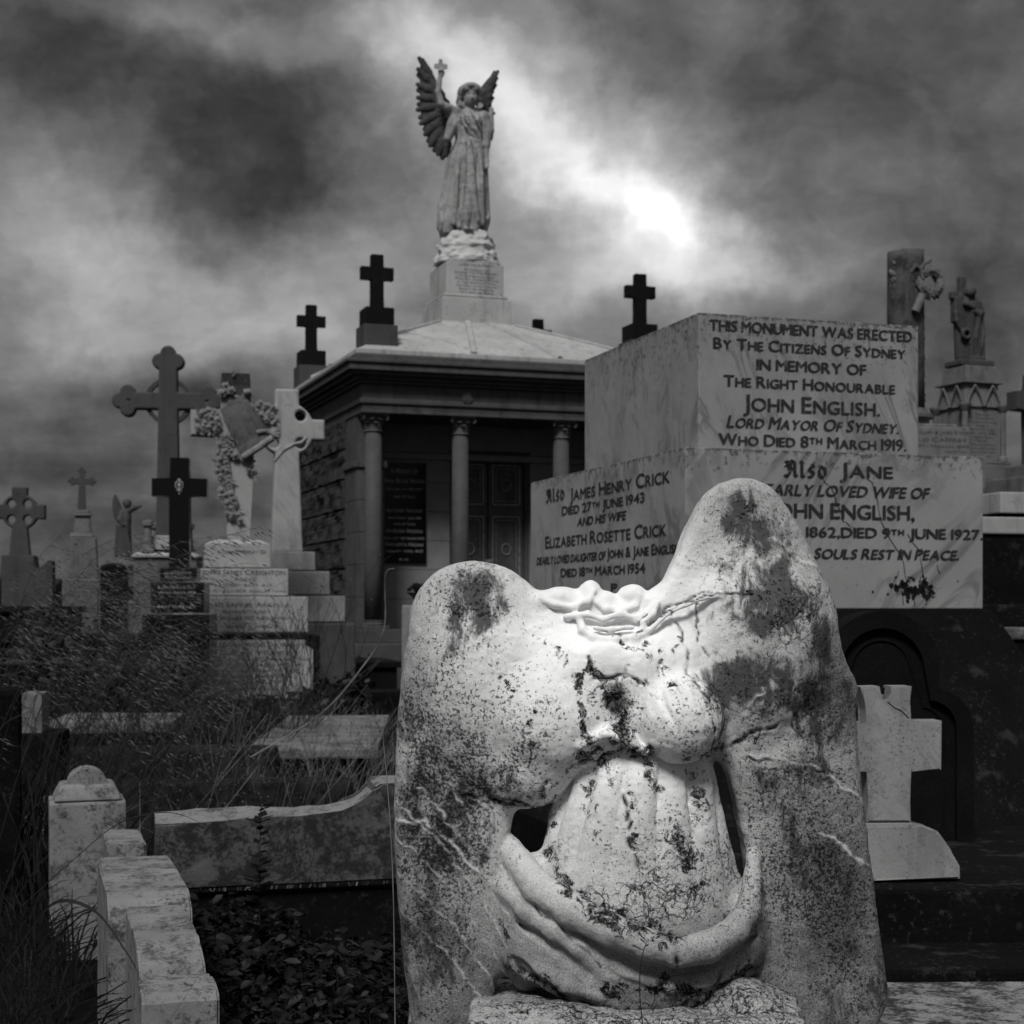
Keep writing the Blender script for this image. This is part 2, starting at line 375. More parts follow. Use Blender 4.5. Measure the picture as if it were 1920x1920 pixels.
class Field:
    def __init__(s, x, y, z, h):
        s.o = (x[0], y[0], z[0]); s.h = h
        ax = [np.arange(a[0], a[1]+h, h, dtype=np.float32) for a in (x, y, z)]
        s.X = ax[0][:, None, None]; s.Y = ax[1][None, :, None]; s.Z = ax[2][None, None, :]
        s.d = np.full((len(ax[0]), len(ax[1]), len(ax[2])), 1e3, np.float32)
    def ell(s, c, r, rot=0.):
        x, y, z = s.X-c[0], s.Y-c[1], s.Z-c[2]
        if rot: q = R(rot); x, z = x*math.cos(q)+z*math.sin(q), -x*math.sin(q)+z*math.cos(q)
        k = np.sqrt((x/r[0])**2+(y/r[1])**2+(z/r[2])**2)
        return (k-1)*min(r)
    def cap(s, a, b, ra, rb=None, fy=1.):
        rb = ra if rb is None else rb; a = np.array(a, float); b = np.array(b, float); ab = b-a; L2 = (ab**2).sum()
        x, y, z = s.X-a[0], s.Y-a[1], s.Z-a[2]
        t = np.clip((x*ab[0]+y*ab[1]+z*ab[2])/L2, 0, 1)
        return np.sqrt((x-t*ab[0])**2+((y-t*ab[1])*fy)**2+(z-t*ab[2])**2)-(ra+(rb-ra)*t)
    def chain(s, pts, rs, k=8, fy=1.):
        d = None
        for i in range(len(pts)-1):
            e = s.cap(pts[i], pts[i+1], rs[i], rs[i+1], fy); d = e if d is None else smin(d, e, k)
        return d
    def box(s, c, r, rd=5):
        q = [np.abs(a-c[i])-(r[i]-rd) for i, a in enumerate((s.X, s.Y, s.Z))]
        return np.sqrt(sum(np.maximum(v, 0)**2 for v in q))+np.minimum(np.maximum(np.maximum(q[0], q[1]), q[2]), 0)-rd
    def poly(s, pts, y0, t, rd, smooth=2):
        d2 = sdpoly(s.X[:, 0, 0], s.Z[0, 0, :], chaikin(pts, smooth))[:, None, :]
        a = d2+rd; b = np.abs(s.Y-y0)-t+rd
        return np.sqrt(np.maximum(a, 0)**2+np.maximum(b, 0)**2)+np.minimum(np.maximum(a, b), 0)-rd
    def add(s, e, k=10): s.d = smin(s.d, e.astype(np.float32), k)
    def cut(s, e, k=6): s.d = smax(s.d, -e.astype(np.float32), k)
    def mesh(s):
        f = s.d; f = np.pad(f, 1, constant_values=10.); sg = f < 0
        c = [sg[i:f.shape[0]-1+i, j:f.shape[1]-1+j, k:f.shape[2]-1+k] for i in (0, 1) for j in (0, 1) for k in (0, 1)]
        al = c[0].copy(); an = c[0].copy()
        for q in c[1:]: al &= q; an |= q
        act = an & ~al; I, J, K = np.nonzero(act); idx = np.full(act.shape, -1, np.int64); idx[I, J, K] = np.arange(len(I))
        acc = np.zeros((len(I), 3)); cnt = np.zeros(len(I))
        cs = [(i, j, k) for i in (0, 1) for j in (0, 1) for k in (0, 1)]
        for a in cs:
            for ax in range(3):
                if a[ax]: continue
                b = list(a); b[ax] = 1
                fa = f[I+a[0], J+a[1], K+a[2]].astype(float); fb = f[I+b[0], J+b[1], K+b[2]].astype(float)
                m = (fa < 0) != (fb < 0); t = np.where(m, fa/np.where(m, fa-fb, 1), 0)
                p = np.tile(np.array(a, float), (len(I), 1)); p[:, ax] += t; acc += p*m[:, None]; cnt += m
        V = acc/cnt[:, None]+np.stack([I, J, K], 1)-1
        V = V*s.h+np.array(s.o)
        Fs = []
        for ax in range(3):
            a = [slice(1, -1)]*3; b = [slice(1, -1)]*3; a[ax] = slice(0, -1); b[ax] = slice(1, None)
            s0 = sg[tuple(a)]; s1 = sg[tuple(b)]; off = [1, 1, 1]; off[ax] = 0
            p = np.argwhere(s0 != s1)
            if not len(p): continue
            neg = s0[p[:, 0], p[:, 1], p[:, 2]]; p = p+np.array(off)
            u, v = [q for q in range(3) if q != ax]
            def g(du, dv):
                q = p.copy(); q[:, u] -= du; q[:, v] -= dv; return idx[q[:, 0], q[:, 1], q[:, 2]]
            Q = np.stack([g(1, 1), g(0, 1), g(0, 0), g(1, 0)], 1)
            fl = neg if ax != 1 else ~neg
            Q = np.where(fl[:, None], Q, Q[:, ::-1]); Fs.append(Q)
        return V, np.concatenate(Fs)
def chaikin(p, n=2):
    p = np.array(p, float)
    for _ in range(n):
        q = np.roll(p, -1, 0); p = np.stack([p*.75+q*.25, p*.25+q*.75], 1).reshape(-1, 2)
    return p
def sdpoly(xs, zs, p):
    X, Z = np.meshgrid(xs, zs, indexing='ij'); d = np.full(X.shape, 1e12); ins = np.zeros(X.shape, bool)
    for i in range(len(p)):
        a = p[i]; b = p[(i+1) % len(p)]; e = b-a; wx = X-a[0]; wz = Z-a[1]
        t = np.clip((wx*e[0]+wz*e[1])/max(1e-9, (e**2).sum()), 0, 1)
        d = np.minimum(d, (wx-e[0]*t)**2+(wz-e[1]*t)**2)
        if a[1] != b[1]: ins ^= ((a[1] > Z) != (b[1] > Z)) & (X < (b[0]-a[0])*(Z-a[1])/(b[1]-a[1])+a[0])
    return np.where(ins, -1, 1)*np.sqrt(d)
def npmesh(name, V, Q, m, parent=None, attrs=None):
    me = bpy.data.meshes.new(name); me.vertices.add(len(V)); me.vertices.foreach_set('co', np.asarray(V, np.float32).ravel())
    me.loops.add(len(Q)*4); me.loops.foreach_set('vertex_index', Q.astype(np.int32).ravel())
    me.polygons.add(len(Q)); me.polygons.foreach_set('loop_start', np.arange(0, len(Q)*4, 4, dtype=np.int32)); me.polygons.foreach_set('loop_total', np.full(len(Q), 4, np.int32))
    me.polygons.foreach_set('use_smooth', np.ones(len(Q), bool)); me.update(calc_edges=True); me.validate()
    for k, v in (attrs or {}).items():
        a = me.attributes.new(k, 'FLOAT', 'POINT'); a.data.foreach_set('value', np.asarray(v, np.float32))
    me.materials.append(MT[m] if isinstance(m, str) else m)
    o = bpy.data.objects.new(name, me); COL.objects.link(o)
    if parent: o.parent = parent
    # outward normals
    bm = bmesh.new(); bm.from_mesh(me); bmesh.ops.recalc_face_normals(bm, faces=bm.faces); bm.to_mesh(me); bm.free()
    return o
def pld(X, Z, pts):
    """distance of points to a polyline in the x,z plane"""
    d = np.full(X.shape, 1e9)
    for a, b in zip(pts, pts[1:]):
        ex, ez = b[0]-a[0], b[1]-a[1]; t = np.clip(((X-a[0])*ex+(Z-a[1])*ez)/(ex*ex+ez*ez), 0, 1)
        d = np.minimum(d, np.hypot(X-a[0]-t*ex, Z-a[1]-t*ez))
    return d

# ------------------------------------------------------------ ground
def ground():
    n = 90; V = []; Fc = []
    for j in range(n+1):
        for i in range(n+1):
            a = (i/n*2-1); b = j/n
            y = -6+40*b if b < .8 else 26+1200*((b-.8)/.2)**2.2
            x = a*(14+max(0, y-10)*1.4)
            z = .05*mnoise.noise(Vector((x*.7, y*.7, 0)))+.02*mnoise.noise(Vector((x*3, y*3, 3)))
            V.append((x, y, z if y < 26 else z*.2))
    for j in range(n):
        for i in range(n):
            k = j*(n+1)+i; Fc.append((k, k+1, k+n+2, k+n+1))
    o = obj('ground', (V, Fc), 'soil', smooth=True); o['kind'] = 'structure'
ground()

# ------------------------------------------------------------ foreground: broken angel torso
def torso_material():
    m = bpy.data.materials.new('lichened_white_marble'); m.use_nodes = True; nt = m.node_tree; nt.nodes.clear(); L = nt.links.new
    def N(t, **k):
        n = nt.nodes.new(t)
        for a, b in k.items(): setattr(n, a, b)
        return n
    C = N('ShaderNodeTexCoord').outputs['Object']
    def A(nm): return N('ShaderNodeAttribute', attribute_name=nm).outputs['Fac']
    def noise(scale, det=8, rough=.65, vec=None, dist=0.):
        n = N('ShaderNodeTexNoise'); L(vec or C, n.inputs['Vector']); n.inputs['Scale'].default_value = scale; n.inputs['Detail'].default_value = det
        n.inputs['Roughness'].default_value = rough; n.inputs['Distortion'].default_value = dist; return n
    def ramp(v, a, b):
        n = N('ShaderNodeMapRange', interpolation_type='SMOOTHSTEP'); L(v, n.inputs[0])
        for i, q in ((1, a), (2, b)):
            if isinstance(q, (int, float)): n.inputs[i].default_value = q
            else: L(q, n.inputs[i])
        return n.outputs[0]
    def M(op, a, b=0., c=None, clamp=False):
        n = N('ShaderNodeMath', operation=op, use_clamp=clamp)
        for i, v in enumerate((a, b, c)):
            if v is None: continue
            if isinstance(v, (int, float)): n.inputs[i].default_value = v
            else: L(v, n.inputs[i])
        return n.outputs[0]
    def mix(f, a, b):
        n = N('ShaderNodeMix', data_type='FLOAT'); L(f, n.inputs[0])
        for i, v in ((2, a), (3, b)):
            if isinstance(v, (int, float)): n.inputs[i].default_value = v
            else: L(v, n.inputs[i])
        return n.outputs[0]
    # grain of the old marble
    v = M('ADD', .90, M('MULTIPLY', M('SUBTRACT', noise(9).outputs['Fac'], .5), .22))
    gf = M('MULTIPLY', A('gray'), M('ADD', .5, M('MULTIPLY', noise(16, 10, .7).outputs['Fac'], 1.0)), clamp=True)  # grey weathering, with the painted chest glow left pale
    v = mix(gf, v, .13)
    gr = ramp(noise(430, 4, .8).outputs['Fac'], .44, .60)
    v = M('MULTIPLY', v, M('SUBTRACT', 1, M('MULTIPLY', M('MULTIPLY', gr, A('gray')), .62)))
    sv = N('ShaderNodeVectorMath', operation='MULTIPLY'); L(C, sv.inputs[0]); sv.inputs[1].default_value = (1, 1, .12)
    sr = ramp(noise(46, 9, .7, sv.outputs[0], .3).outputs['Fac'], .54, .70)
    v = M('MULTIPLY', v, M('SUBTRACT', 1, M('MULTIPLY', M('MULTIPLY', sr, M('ADD', .12, A('stain'))), .62)))
    # grey furry lichen
    st = A('stain')
    fur = N('ShaderNodeVectorMath', operation='MULTIPLY'); L(C, fur.inputs[0]); fur.inputs[1].default_value = (1.3, 1, .7)
    n1 = noise(26, 12, .74, fur.outputs[0], .4).outputs['Fac']
    t1 = M('SUBTRACT', .80, M('MULTIPLY', st, .34))
    lich = ramp(n1, M('SUBTRACT', t1, .10), M('ADD', t1, .06))
    v = mix(M('MULTIPLY', lich, .9), v, .035)
    # fine black specks
    n2 = M('ADD', M('MULTIPLY', noise(230, 5, .7, None, .3).outputs['Fac'], .78), M('MULTIPLY', noise(28, 5, .6).outputs['Fac'], .22))
    sp = M('ADD', A('speck'), M('MULTIPLY', st, .35))
    t2 = M('SUBTRACT', .70, M('MULTIPLY', sp, .20))
    s2 = ramp(n2, M('SUBTRACT', t2, .02), M('ADD', t2, .02))
    v = mix(M('MULTIPLY', s2, .84), v, .008)
    # clumps of black mould
    n3 = noise(58, 12, .78, None, .6).outputs['Fac']
    t3 = M('SUBTRACT', .78, M('MULTIPLY', A('dark'), .27))
    s3 = ramp(n3, M('SUBTRACT', t3, .015), M('ADD', t3, .02))
    s3 = M('MULTIPLY', s3, M('ADD', .5, M('MULTIPLY', ramp(noise(240, 6, .75).outputs['Fac'], .36, .54), .5)))
    v = mix(M('MULTIPLY', s3, .98), v, .004)
    # crackle network
    wp = N('ShaderNodeVectorMath', operation='MULTIPLY_ADD'); L(noise(30, 4).outputs['Color'], wp.inputs[0]); wp.inputs[1].default_value = (.035, .035, .035); L(C, wp.inputs[2])
    cr = None
    for sc, th in ((34, .055), (75, .07)):
        vo = N('ShaderNodeTexVoronoi', feature='DISTANCE_TO_EDGE'); L(wp.outputs[0], vo.inputs['Vector']); vo.inputs['Scale'].default_value = sc
        e = ramp(vo.outputs['Distance'], th, .0); cr = e if cr is None else M('MAXIMUM', cr, M('MULTIPLY', e, .8))
    gate = ramp(noise(14, 5).outputs['Fac'], M('SUBTRACT', .78, M('MULTIPLY', A('crackle'), .55)), M('SUBTRACT', .95, M('MULTIPLY', A('crackle'), .55)))
    cr = M('MULTIPLY', cr, gate)
    v = mix(M('MULTIPLY', cr, .97), v, .006)
    # pale raised ridges and scars
    v = mix(M('MULTIPLY', A('ridge'), ramp(noise(60, 5).outputs['Fac'], .38, .55)), v, .62)
    v = mix(A('crack'), v, .008)  # cracks, with shade of seams and undersides painted the same black
    cc = N('ShaderNodeCombineColor')
    for i in range(3): L(v, cc.inputs[i])
    p = N('ShaderNodeBsdfPrincipled'); L(cc.outputs[0], p.inputs['Base Color']); p.inputs['Roughness'].default_value = .62; L(M('MULTIPLY', v, .4), p.inputs['Specular IOR Level'])
    b = N('ShaderNodeBump'); b.inputs['Strength'].default_value = .6; b.inputs['Distance'].default_value = .004
    h = M('ADD', M('MULTIPLY', v, .8), M('MULTIPLY', noise(70, 8, .7).outputs['Fac'], .8)); h = M('ADD', h, M('MULTIPLY', M('MULTIPLY', noise(330, 4, .7).outputs['Fac'], A('gray')), .9)); L(h, b.inputs['Height']); L(b.outputs[0], p.inputs['Normal'])
    o = N('ShaderNodeOutputMaterial'); L(p.outputs[0], o.inputs[0]); return m
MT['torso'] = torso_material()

TD = 2.2; TK = TD/F      # working unit: one photo pixel at 2.2 m
def tw(V):
    return np.stack([(V[:, 0]-960)*TK, TD+V[:, 1]*TK, CH+(HZ-V[:, 2])*TK], 1)
def torso():
    Fd = Field((725, 1685), (-225, 125), (885, 2100), 3.4)
    X, Y, Z = Fd.X, Fd.Y, Fd.Z
    LW = [(768, 1180), (776, 1122), (808, 1080), (852, 1061), (900, 1062), (942, 1082), (975, 1106), (1012, 1122), (1110, 1150), (1120, 1300), (1050, 1450), (985, 1480), (958, 1528), (953, 1620), (962, 1700), (966, 1760), (948, 1820), (925, 1850), (905, 2100), (795, 2100), (768, 1900), (752, 1780), (738, 1600), (740, 1420), (750, 1290)]
    RW = [(1190, 1160), (1235, 1110), (1262, 1060), (1288, 990), (1316, 935), (1348, 908), (1390, 900), (1430, 905), (1468, 938), (1505, 998), (1538, 1078), (1562, 1160), (1586, 1245), (1610, 1282), (1604, 1350), (1616, 1480), (1634, 1620), (1650, 1750), (1664, 1850), (1666, 1885), (1640, 1925), (1600, 2100), (1440, 2100), (1404, 1850), (1410, 1720), (1402, 1620), (1384, 1520), (1364, 1440), (1330, 1390), (1220, 1330)]
    Fd.d = Fd.poly(LW, 35, 58, 34).astype(np.float32)
    Fd.add(Fd.poly(RW, 35, 58, 26), 4)
    Fd.add(Fd.ell((1160, 8, 1288), (228, 112, 165)), 55)
    Fd.add(Fd.ell((924, 10, 1292), (160, 86, 212), -6), 12)
    Fd.add(Fd.ell((1412, 14, 1208), (158, 90, 200), 14), 12)
    Fd.add(Fd.ell((895, 25, 1150), (100, 66, 90)), 30); Fd.add(Fd.ell((1396, 25, 1030), (80, 68, 120)), 30)
    Fd.add(Fd.ell((1268, -74, 1340), (82, 70, 84)), 12); Fd.add(Fd.ell((1030, -46, 1345), (105, 66, 100)), 26)
    Fd.add(Fd.ell((992, -10, 1440), (80, 60, 70)), 30)
    # hollow of the broken neck, remains of hair and collar behind it
    Fd.cut(Fd.ell((1150, -105, 1148), (150, 62, 46)), 44)
    for c, r in (((1012, 5, 1130), (34, 34, 24)), ((1050, 0, 1122), (40, 36, 22)), ((1106, -2, 1116), (23, 30, 28)), ((1130, 4, 1130), (34, 36, 24)), ((1186, -2, 1119), (28, 32, 23)), ((1150, 8, 1150), (90, 46, 28)), ((1225, 0, 1130), (36, 36, 20)), ((1090, 6, 1135), (60, 42, 28))):
        Fd.add(Fd.ell(c, r), 7)
    for p, r, k in (([(1015, -26, 1122), (1040, -34, 1134), (1075, -40, 1140), (1100, -40, 1128), (1112, -30, 1108)], 6, 4), ([(1112, -34, 1126), (1135, -42, 1142), (1165, -40, 1146), (1188, -34, 1136), (1196, -26, 1118)], 6, 4), ([(1060, -42, 1156), (1100, -52, 1150), (1130, -52, 1160), (1160, -52, 1152), (1190, -48, 1160), (1222, -38, 1138)], 6, 4),
                    ([(1085, -46, 1160), (1090, -58, 1180), (1108, -68, 1194), (1150, -74, 1198), (1190, -70, 1194), (1202, -60, 1176)], 7, 5), ([(1112, -64, 1176), (1140, -68, 1180), (1180, -66, 1176)], 5, 4), ([(1202, -66, 1190), (1250, -58, 1147), (1310, -54, 1121), (1400, -48, 1108)], 5, 6), ([(1230, -44, 1132), (1218, -54, 1152), (1200, -60, 1166)], 6, 4)):
        Fd.add(Fd.chain(p, [r]*len(p)), k)
    for p, r in (([(1050, -50, 1148), (1090, -58, 1142), (1120, -58, 1150)], 4), ([(1130, -60, 1170), (1170, -60, 1168), (1205, -56, 1152)], 4), ([(1206, -76, 1196), (1256, -70, 1154), (1316, -66, 1128), (1400, -60, 1116)], 3.5)): Fd.cut(Fd.chain(p, [r]*len(p)), 5)
    Fd.add(Fd.ell((1128, -94, 1238), (32, 10, 34)), 14); Fd.add(Fd.ell((1190, -92, 1250), (17, 10, 27), 20), 12)
    Fd.cut(Fd.ell((1150, -132, 1318), (44, 32, 62)), 20)
    Fd.add(Fd.chain([(1085, -92, 1390), (1130, -100, 1368), (1175, -98, 1380), (1200, -94, 1402)], [7, 8, 9, 7]), 12)
    # bodice creases running from the shoulders
    for p in ([(1300, -74, 1160), (1296, -96, 1240), (1320, -92, 1320)], [(1350, -62, 1150), (1340, -88, 1240), (1338, -84, 1330)], [(1230, -88, 1240), (1228, -128, 1300), (1250, -146, 1350)]): Fd.cut(Fd.chain(p, [3.5, 4.5, 3.5]), 6)
    # belly of the pleated dress
    zs = [1380, 1430, 1500, 1600, 1700, 1780]
    zz = np.clip(Z, 1380, 1790)
    cx = np.interp(zz, zs, [1206, 1203, 1196, 1194, 1194, 1192]); rx = np.interp(zz, zs, [116, 132, 150, 172, 194, 190]); ry = rx*.66
    th = np.arctan2((X-cx)/rx, -(Y-10)/ry)
    fold = 18*(np.abs(np.cos(th*6.5+.25*np.sin(Z*.016)+.4))**.6-.6)+5*np.cos(th*4+1.1)
    fold = fold*np.clip((1660-Z)/190, .10, 1)*np.clip((Z-1400)/60, .2, 1)
    e = (np.sqrt(((X-cx)/rx)**2+((Y-10)/ry)**2)-1)*ry-fold
    Fd.add(smax(smax(e, 1406-Z, 10), Z-1820, 5), 3)
    Fd.cut(Fd.chain([(1065, -86, 1424), (1130, -122, 1406), (1210, -134, 1396)], [8, 10, 8]), 5)
    Fd.cut(Fd.chain([(1212, -140, 1398), (1270, -120, 1432), (1330, -70, 1434)], [6, 7, 7]), 5)
    Fd.cut(Fd.chain([(1163, -128, 1490), (1176, -140, 1560), (1188, -146, 1620)], [4, 7, 3]), 7)
    Fd.add(Fd.chain([(1322, 5, 1432), (1340, 8, 1500), (1358, 4, 1560), (1376, 0, 1640)], [7, 9, 10, 8]), 5)
    Fd.cut(Fd.chain([(1345, 0, 1436), (1358, 0, 1500), (1374, 0, 1570), (1386, 0, 1626)], [8, 8.5, 7, 3], 2, 0.), 2)
    Fd.cut(Fd.chain([(1335, -90, 1412), (1370, -100, 1402), (1410, -90, 1384), (1470, -70, 1366)], [6, 7, 6, 4]), 5)
    # gathered drapery round the hips
    zc = np.interp(X[:, 0, 0], [940, 1000, 1060, 1130, 1200, 1250, 1300, 1350, 1405], [1602, 1632, 1668, 1705, 1732, 1748, 1742, 1726, 1694])[:, None, None]
    rx, ry = 246, 150
    zb = 1876-((X-1190)/230)**2*62
    q = (np.sqrt(((X-1187)/rx)**2+((Y-12)/ry)**2)-1)*ry+np.clip(Z-1800, 0, 90)*.2
    q = smax(smax(q, (zc-Z)*.85, 14), (Z-zb)*.9, 20)
    Fd.add(q, 8)
    Fd.add(Fd.ell((990, 10, 1730), (60, 80, 130)), 20); Fd.add(Fd.ell((1385, 10, 1740), (50, 80, 90)), 20)
    Fd.add(Fd.chain([(950, 10, 1585), (1008, -84, 1650), (1070, -124, 1684), (1135, -146, 1714), (1200, -158, 1738), (1250, -160, 1752)], [22, 30, 31, 29, 27, 26], 8), 6)
    Fd.add(Fd.chain([(1252, -160, 1752), (1310, -148, 1744), (1362, -112, 1722), (1394, -72, 1690), (1406, -40, 1640), (1410, -10, 1590)], [27, 28, 25, 22, 17, 12], 8), 6)
    def hy(x): return 12-150*math.sqrt(max(.02, 1-((x-1187)/246)**2))
    def groove(pts, rs, k, off=-3): Fd.cut(Fd.chain([(x_, hy(x_)+off, z_) for x_, z_ in pts], rs), k)
    def ridge(pts, rs, k, off=6): Fd.add(Fd.chain([(x_, hy(x_)+off, z_) for x_, z_ in pts], rs, 10), k)
    ridge([(950, 1660), (990, 1690), (1040, 1722), (1085, 1754), (1118, 1786)], [24, 25, 22, 17, 8], 8, 8)
    ridge([(1010, 1800), (1060, 1822), (1120, 1842)], [8, 15, 6], 14); ridge([(1150, 1800), (1240, 1822), (1330, 1812), (1390, 1786)], [6, 13, 13, 8], 14)
    groove([(960, 1708), (1010, 1738), (1055, 1770), (1095, 1800), (1116, 1818)], [5, 8, 10, 9, 5], 5)
    groove([(1078, 1720), (1130, 1756), (1190, 1786), (1240, 1792), (1300, 1788), (1370, 1766), (1404, 1742)], [6, 9, 10, 10, 9, 8, 6], 5)
    groove([(1130, 1790), (1180, 1818), (1260, 1838)], [3, 6, 3], 7); groove([(975, 1790), (1020, 1828)], [6, 4], 7); groove([(1340, 1790), (1320, 1840)], [4, 5], 6)
    groove([(1000, 1668), (1060, 1702), (1110, 1724)], [3, 5, 3], 5, -10)
    Fd.cut(Fd.chain([(962, -60, 1790), (1050, -118, 1850), (1150, -140, 1878), (1230, -140, 1872), (1330, -112, 1846), (1412, -60, 1806)], [10, 12, 13, 13, 12, 9]), 5)
    Fd.cut(Fd.ell((1252, -200, 1752), (7, 20, 34)), 8)
    V, Q = Fd.mesh()
    x, y, z = V.T; nP = np.stack([x, y, z], 1)
    front = np.clip((20-y)/40, 0, 1)
    rid = np.zeros(len(V)); crack_shade = np.zeros(len(V)); drk = np.zeros(len(V)); jx = x+6*vnoise(nP, .05, 3)+3*vnoise(nP, .12, 31); jz = z+6*vnoise(nP, .05, 4)+3*vnoise(nP, .12, 32)
    def amt(pts, w): return np.exp(-(pld(jx, jz, pts)/w)**2)
    for i in range(7):
        o = i*62
        rid = np.maximum(rid, amt([(735, 1300+o*1.05), (790, 1345+o*1.05), (850, 1420+o), (905, 1500+o), (950, 1580+o)], 2.0)*(z > 1480-i*4)*(x < 960)*(.55+.45*vnoise(nP, .03, 33)))
    rid = np.maximum(rid, amt([(742, 1540), (800, 1536), (860, 1590), (905, 1640)], 3)*(x < 960))
    for p in ([(1385, 1415), (1460, 1418), (1530, 1440), (1600, 1490), (1622, 1510)], [(1535, 1560), (1580, 1590), (1640, 1630)], [(1420, 1290), (1380, 1330)], [(1440, 1010), (1540, 1075)]): rid = np.maximum(rid, .8*amt(p, 3))
    for p, w in (([(1256, 1148), (1275, 1200), (1280, 1260), (1322, 1320), (1325, 1400)], 2.6), ([(1190, 1188), (1250, 1143), (1310, 1115), (1400, 1108)], 2.0), ([(1298, 1130), (1304, 1200), (1330, 1240), (1322, 1300)], 1.6),
                 ([(1320, 1400), (1370, 1395), (1410, 1372), (1450, 1360)], 4), ([(870, 1492), (900, 1488), (960, 1505), (1035, 1508)], 4), ([(1163, 1488), (1176, 1560), (1190, 1620)], 4),
                 ([(1070, 1425), (1120, 1412), (1165, 1404), (1212, 1397)], 4), ([(1120, 1183), (1160, 1190)], 2), ([(975, 1665), (1040, 1710), (1110, 1770), (1118, 1785)], 2.0), ([(1400, 1420), (1480, 1422), (1540, 1448)], 2),
                 ([(1251, 1735), (1252, 1790)], 3.5), ([(960, 1790), (1050, 1845), (1150, 1872), (1230, 1866), (1330, 1842), (1410, 1805)], 6), ([(1480, 1330), (1490, 1380)], 2), ([(1500, 1410), (1510, 1445)], 2), ([(1110, 1268), (1165, 1265), (1200, 1277)], 3.4), ([(1098, 1228), (1110, 1262)], 2.6), ([(1170, 1245), (1162, 1265)], 2.4), ([(1200, 1280), (1215, 1300)], 2)):
        crack_shade = np.maximum(crack_shade, amt(p, w)*np.clip(.7+1.2*vnoise(nP, .09, 5), 0, 1)*front)  # real cracks, plus painted shade in seams and under the arm stumps
    for p, w in (([(1100, 1235), (1080, 1262), (1078, 1310), (1090, 1350), (1110, 1385)], 12), ([(1100, 1245), (1130, 1268), (1200, 1278)], 15), ([(1085, 1415), (1140, 1400), (1215, 1392)], 24), ([(1130, 1290), (1150, 1320), (1165, 1380)], 42), ([(1035, 1500), (1026, 1600), (1060, 1645)], 22), ([(1100, 1380), (1130, 1400)], 30),
                 ([(1050, 1650), (1150, 1700), (1250, 1728)], 36), ([(1170, 1480), (1180, 1560), (1200, 1640)], 20), ([(1255, 1550), (1300, 1650)], 44), ([(965, 1800), (1080, 1850), (1200, 1865)], 22), ([(1130, 1825), (1230, 1810), (1320, 1835), (1400, 1790)], 28), ([(1030, 1205), (1070, 1260)], 20), ([(1000, 1310), (1030, 1310)], 18), ([(1210, 1228), (1265, 1205)], 20), ([(1150, 1200), (1215, 1210)], 16),
                 ([(1230, 1250), (1255, 1290)], 26), ([(1400, 1880), (1480, 1940)], 40), ([(850, 1490), (1030, 1510)], 26), ([(935, 1700), (965, 1810)], 26), ([(1130, 1425), (1150, 1470)], 22), ([(1200, 1425), (1220, 1480)], 26), ([(1300, 1405), (1420, 1378)], 26), ([(1000, 1330), (990, 1420)], 22), ([(1270, 1400), (1320, 1420)], 26), ([(860, 1110), (870, 1180), (840, 1240)], 34), ([(790, 1400), (800, 1600)], 36), ([(1400, 960), (1420, 1060)], 34), ([(1440, 1150), (1520, 1220)], 34), ([(1380, 1270), (1480, 1290)], 34),
                 ([(930, 1240), (960, 1300)], 20), ([(1000, 1480), (1060, 1440)], 26), ([(1100, 1460), (1110, 1560)], 22), ([(1290, 1450), (1330, 1560)], 18)):
        a_ = 1.18 if (1060 < p[0][0] < 1215 and 1230 < p[0][1] < 1420) else (1.1 if p[0][1] > 1480 and 1000 < p[0][0] < 1400 else (.72 if w > 30 else .95))
        drk = np.maximum(drk, a_*np.exp(-(pld(x+12*vnoise(nP, .03, 41)+(jx-x), z+12*vnoise(nP, .03, 42)+(jz-z), p)/w)**2))
    stn = np.zeros(len(V))
    for px, pz, sx, sz, a in ((875, 1135, 75, 85, 1.05), (850, 1250, 60, 100, .6), (800, 1420, 80, 150, .85), (830, 1560, 90, 170, .95), (900, 1480, 90, 55, .9), (800, 1750, 90, 170, .85), (1395, 990, 90, 90, 1.0), (1450, 1120, 130, 100, 1.02), (1530, 1220, 60, 140, .95), (1400, 1290, 105, 80, 1.15), (1500, 1320, 110, 90, 1.0), (1350, 1370, 80, 40, .8),
                              (1480, 1450, 120, 55, .75), (1500, 1600, 140, 170, .7), (1600, 1800, 90, 160, .75), (1430, 1700, 50, 120, .4), (1140, 1330, 40, 60, .9), (950, 1450, 70, 50, .8), (1350, 1060, 60, 60, .5)):
        stn = np.maximum(stn, 1.08*a*np.exp(-((x+34*vnoise(nP, .014, 51)+14*vnoise(nP, .04, 52)-px)/(sx*1.15))**2-((z+34*vnoise(nP, .014, 53)+14*vnoise(nP, .04, 54)-pz)/(sz*1.15))**2))
    spk = np.full(len(V), .34)
    for px, pz, sx, sz, a in ((1160, 1210, 130, 60, -.4), (1150, 1120, 120, 40, -.2), (1240, 1600, 160, 120, .4), (1200, 1350, 150, 90, .2), (820, 1500, 120, 300, .42), (1530, 1650, 140, 280, .34), (980, 1380, 90, 100, .25), (1100, 1760, 150, 60, -.15), (1000, 1240, 80, 100, .15)):
        spk += a*np.exp(-((x-px)/sx)**2-((z-pz)/sz)**2)
    gry = .85*np.clip((np.hypot((x-1150)*1.05, (z-1260)*.95)-230)/330, 0, 1)  # radial falloff: bright glow on the chest painted into the grey
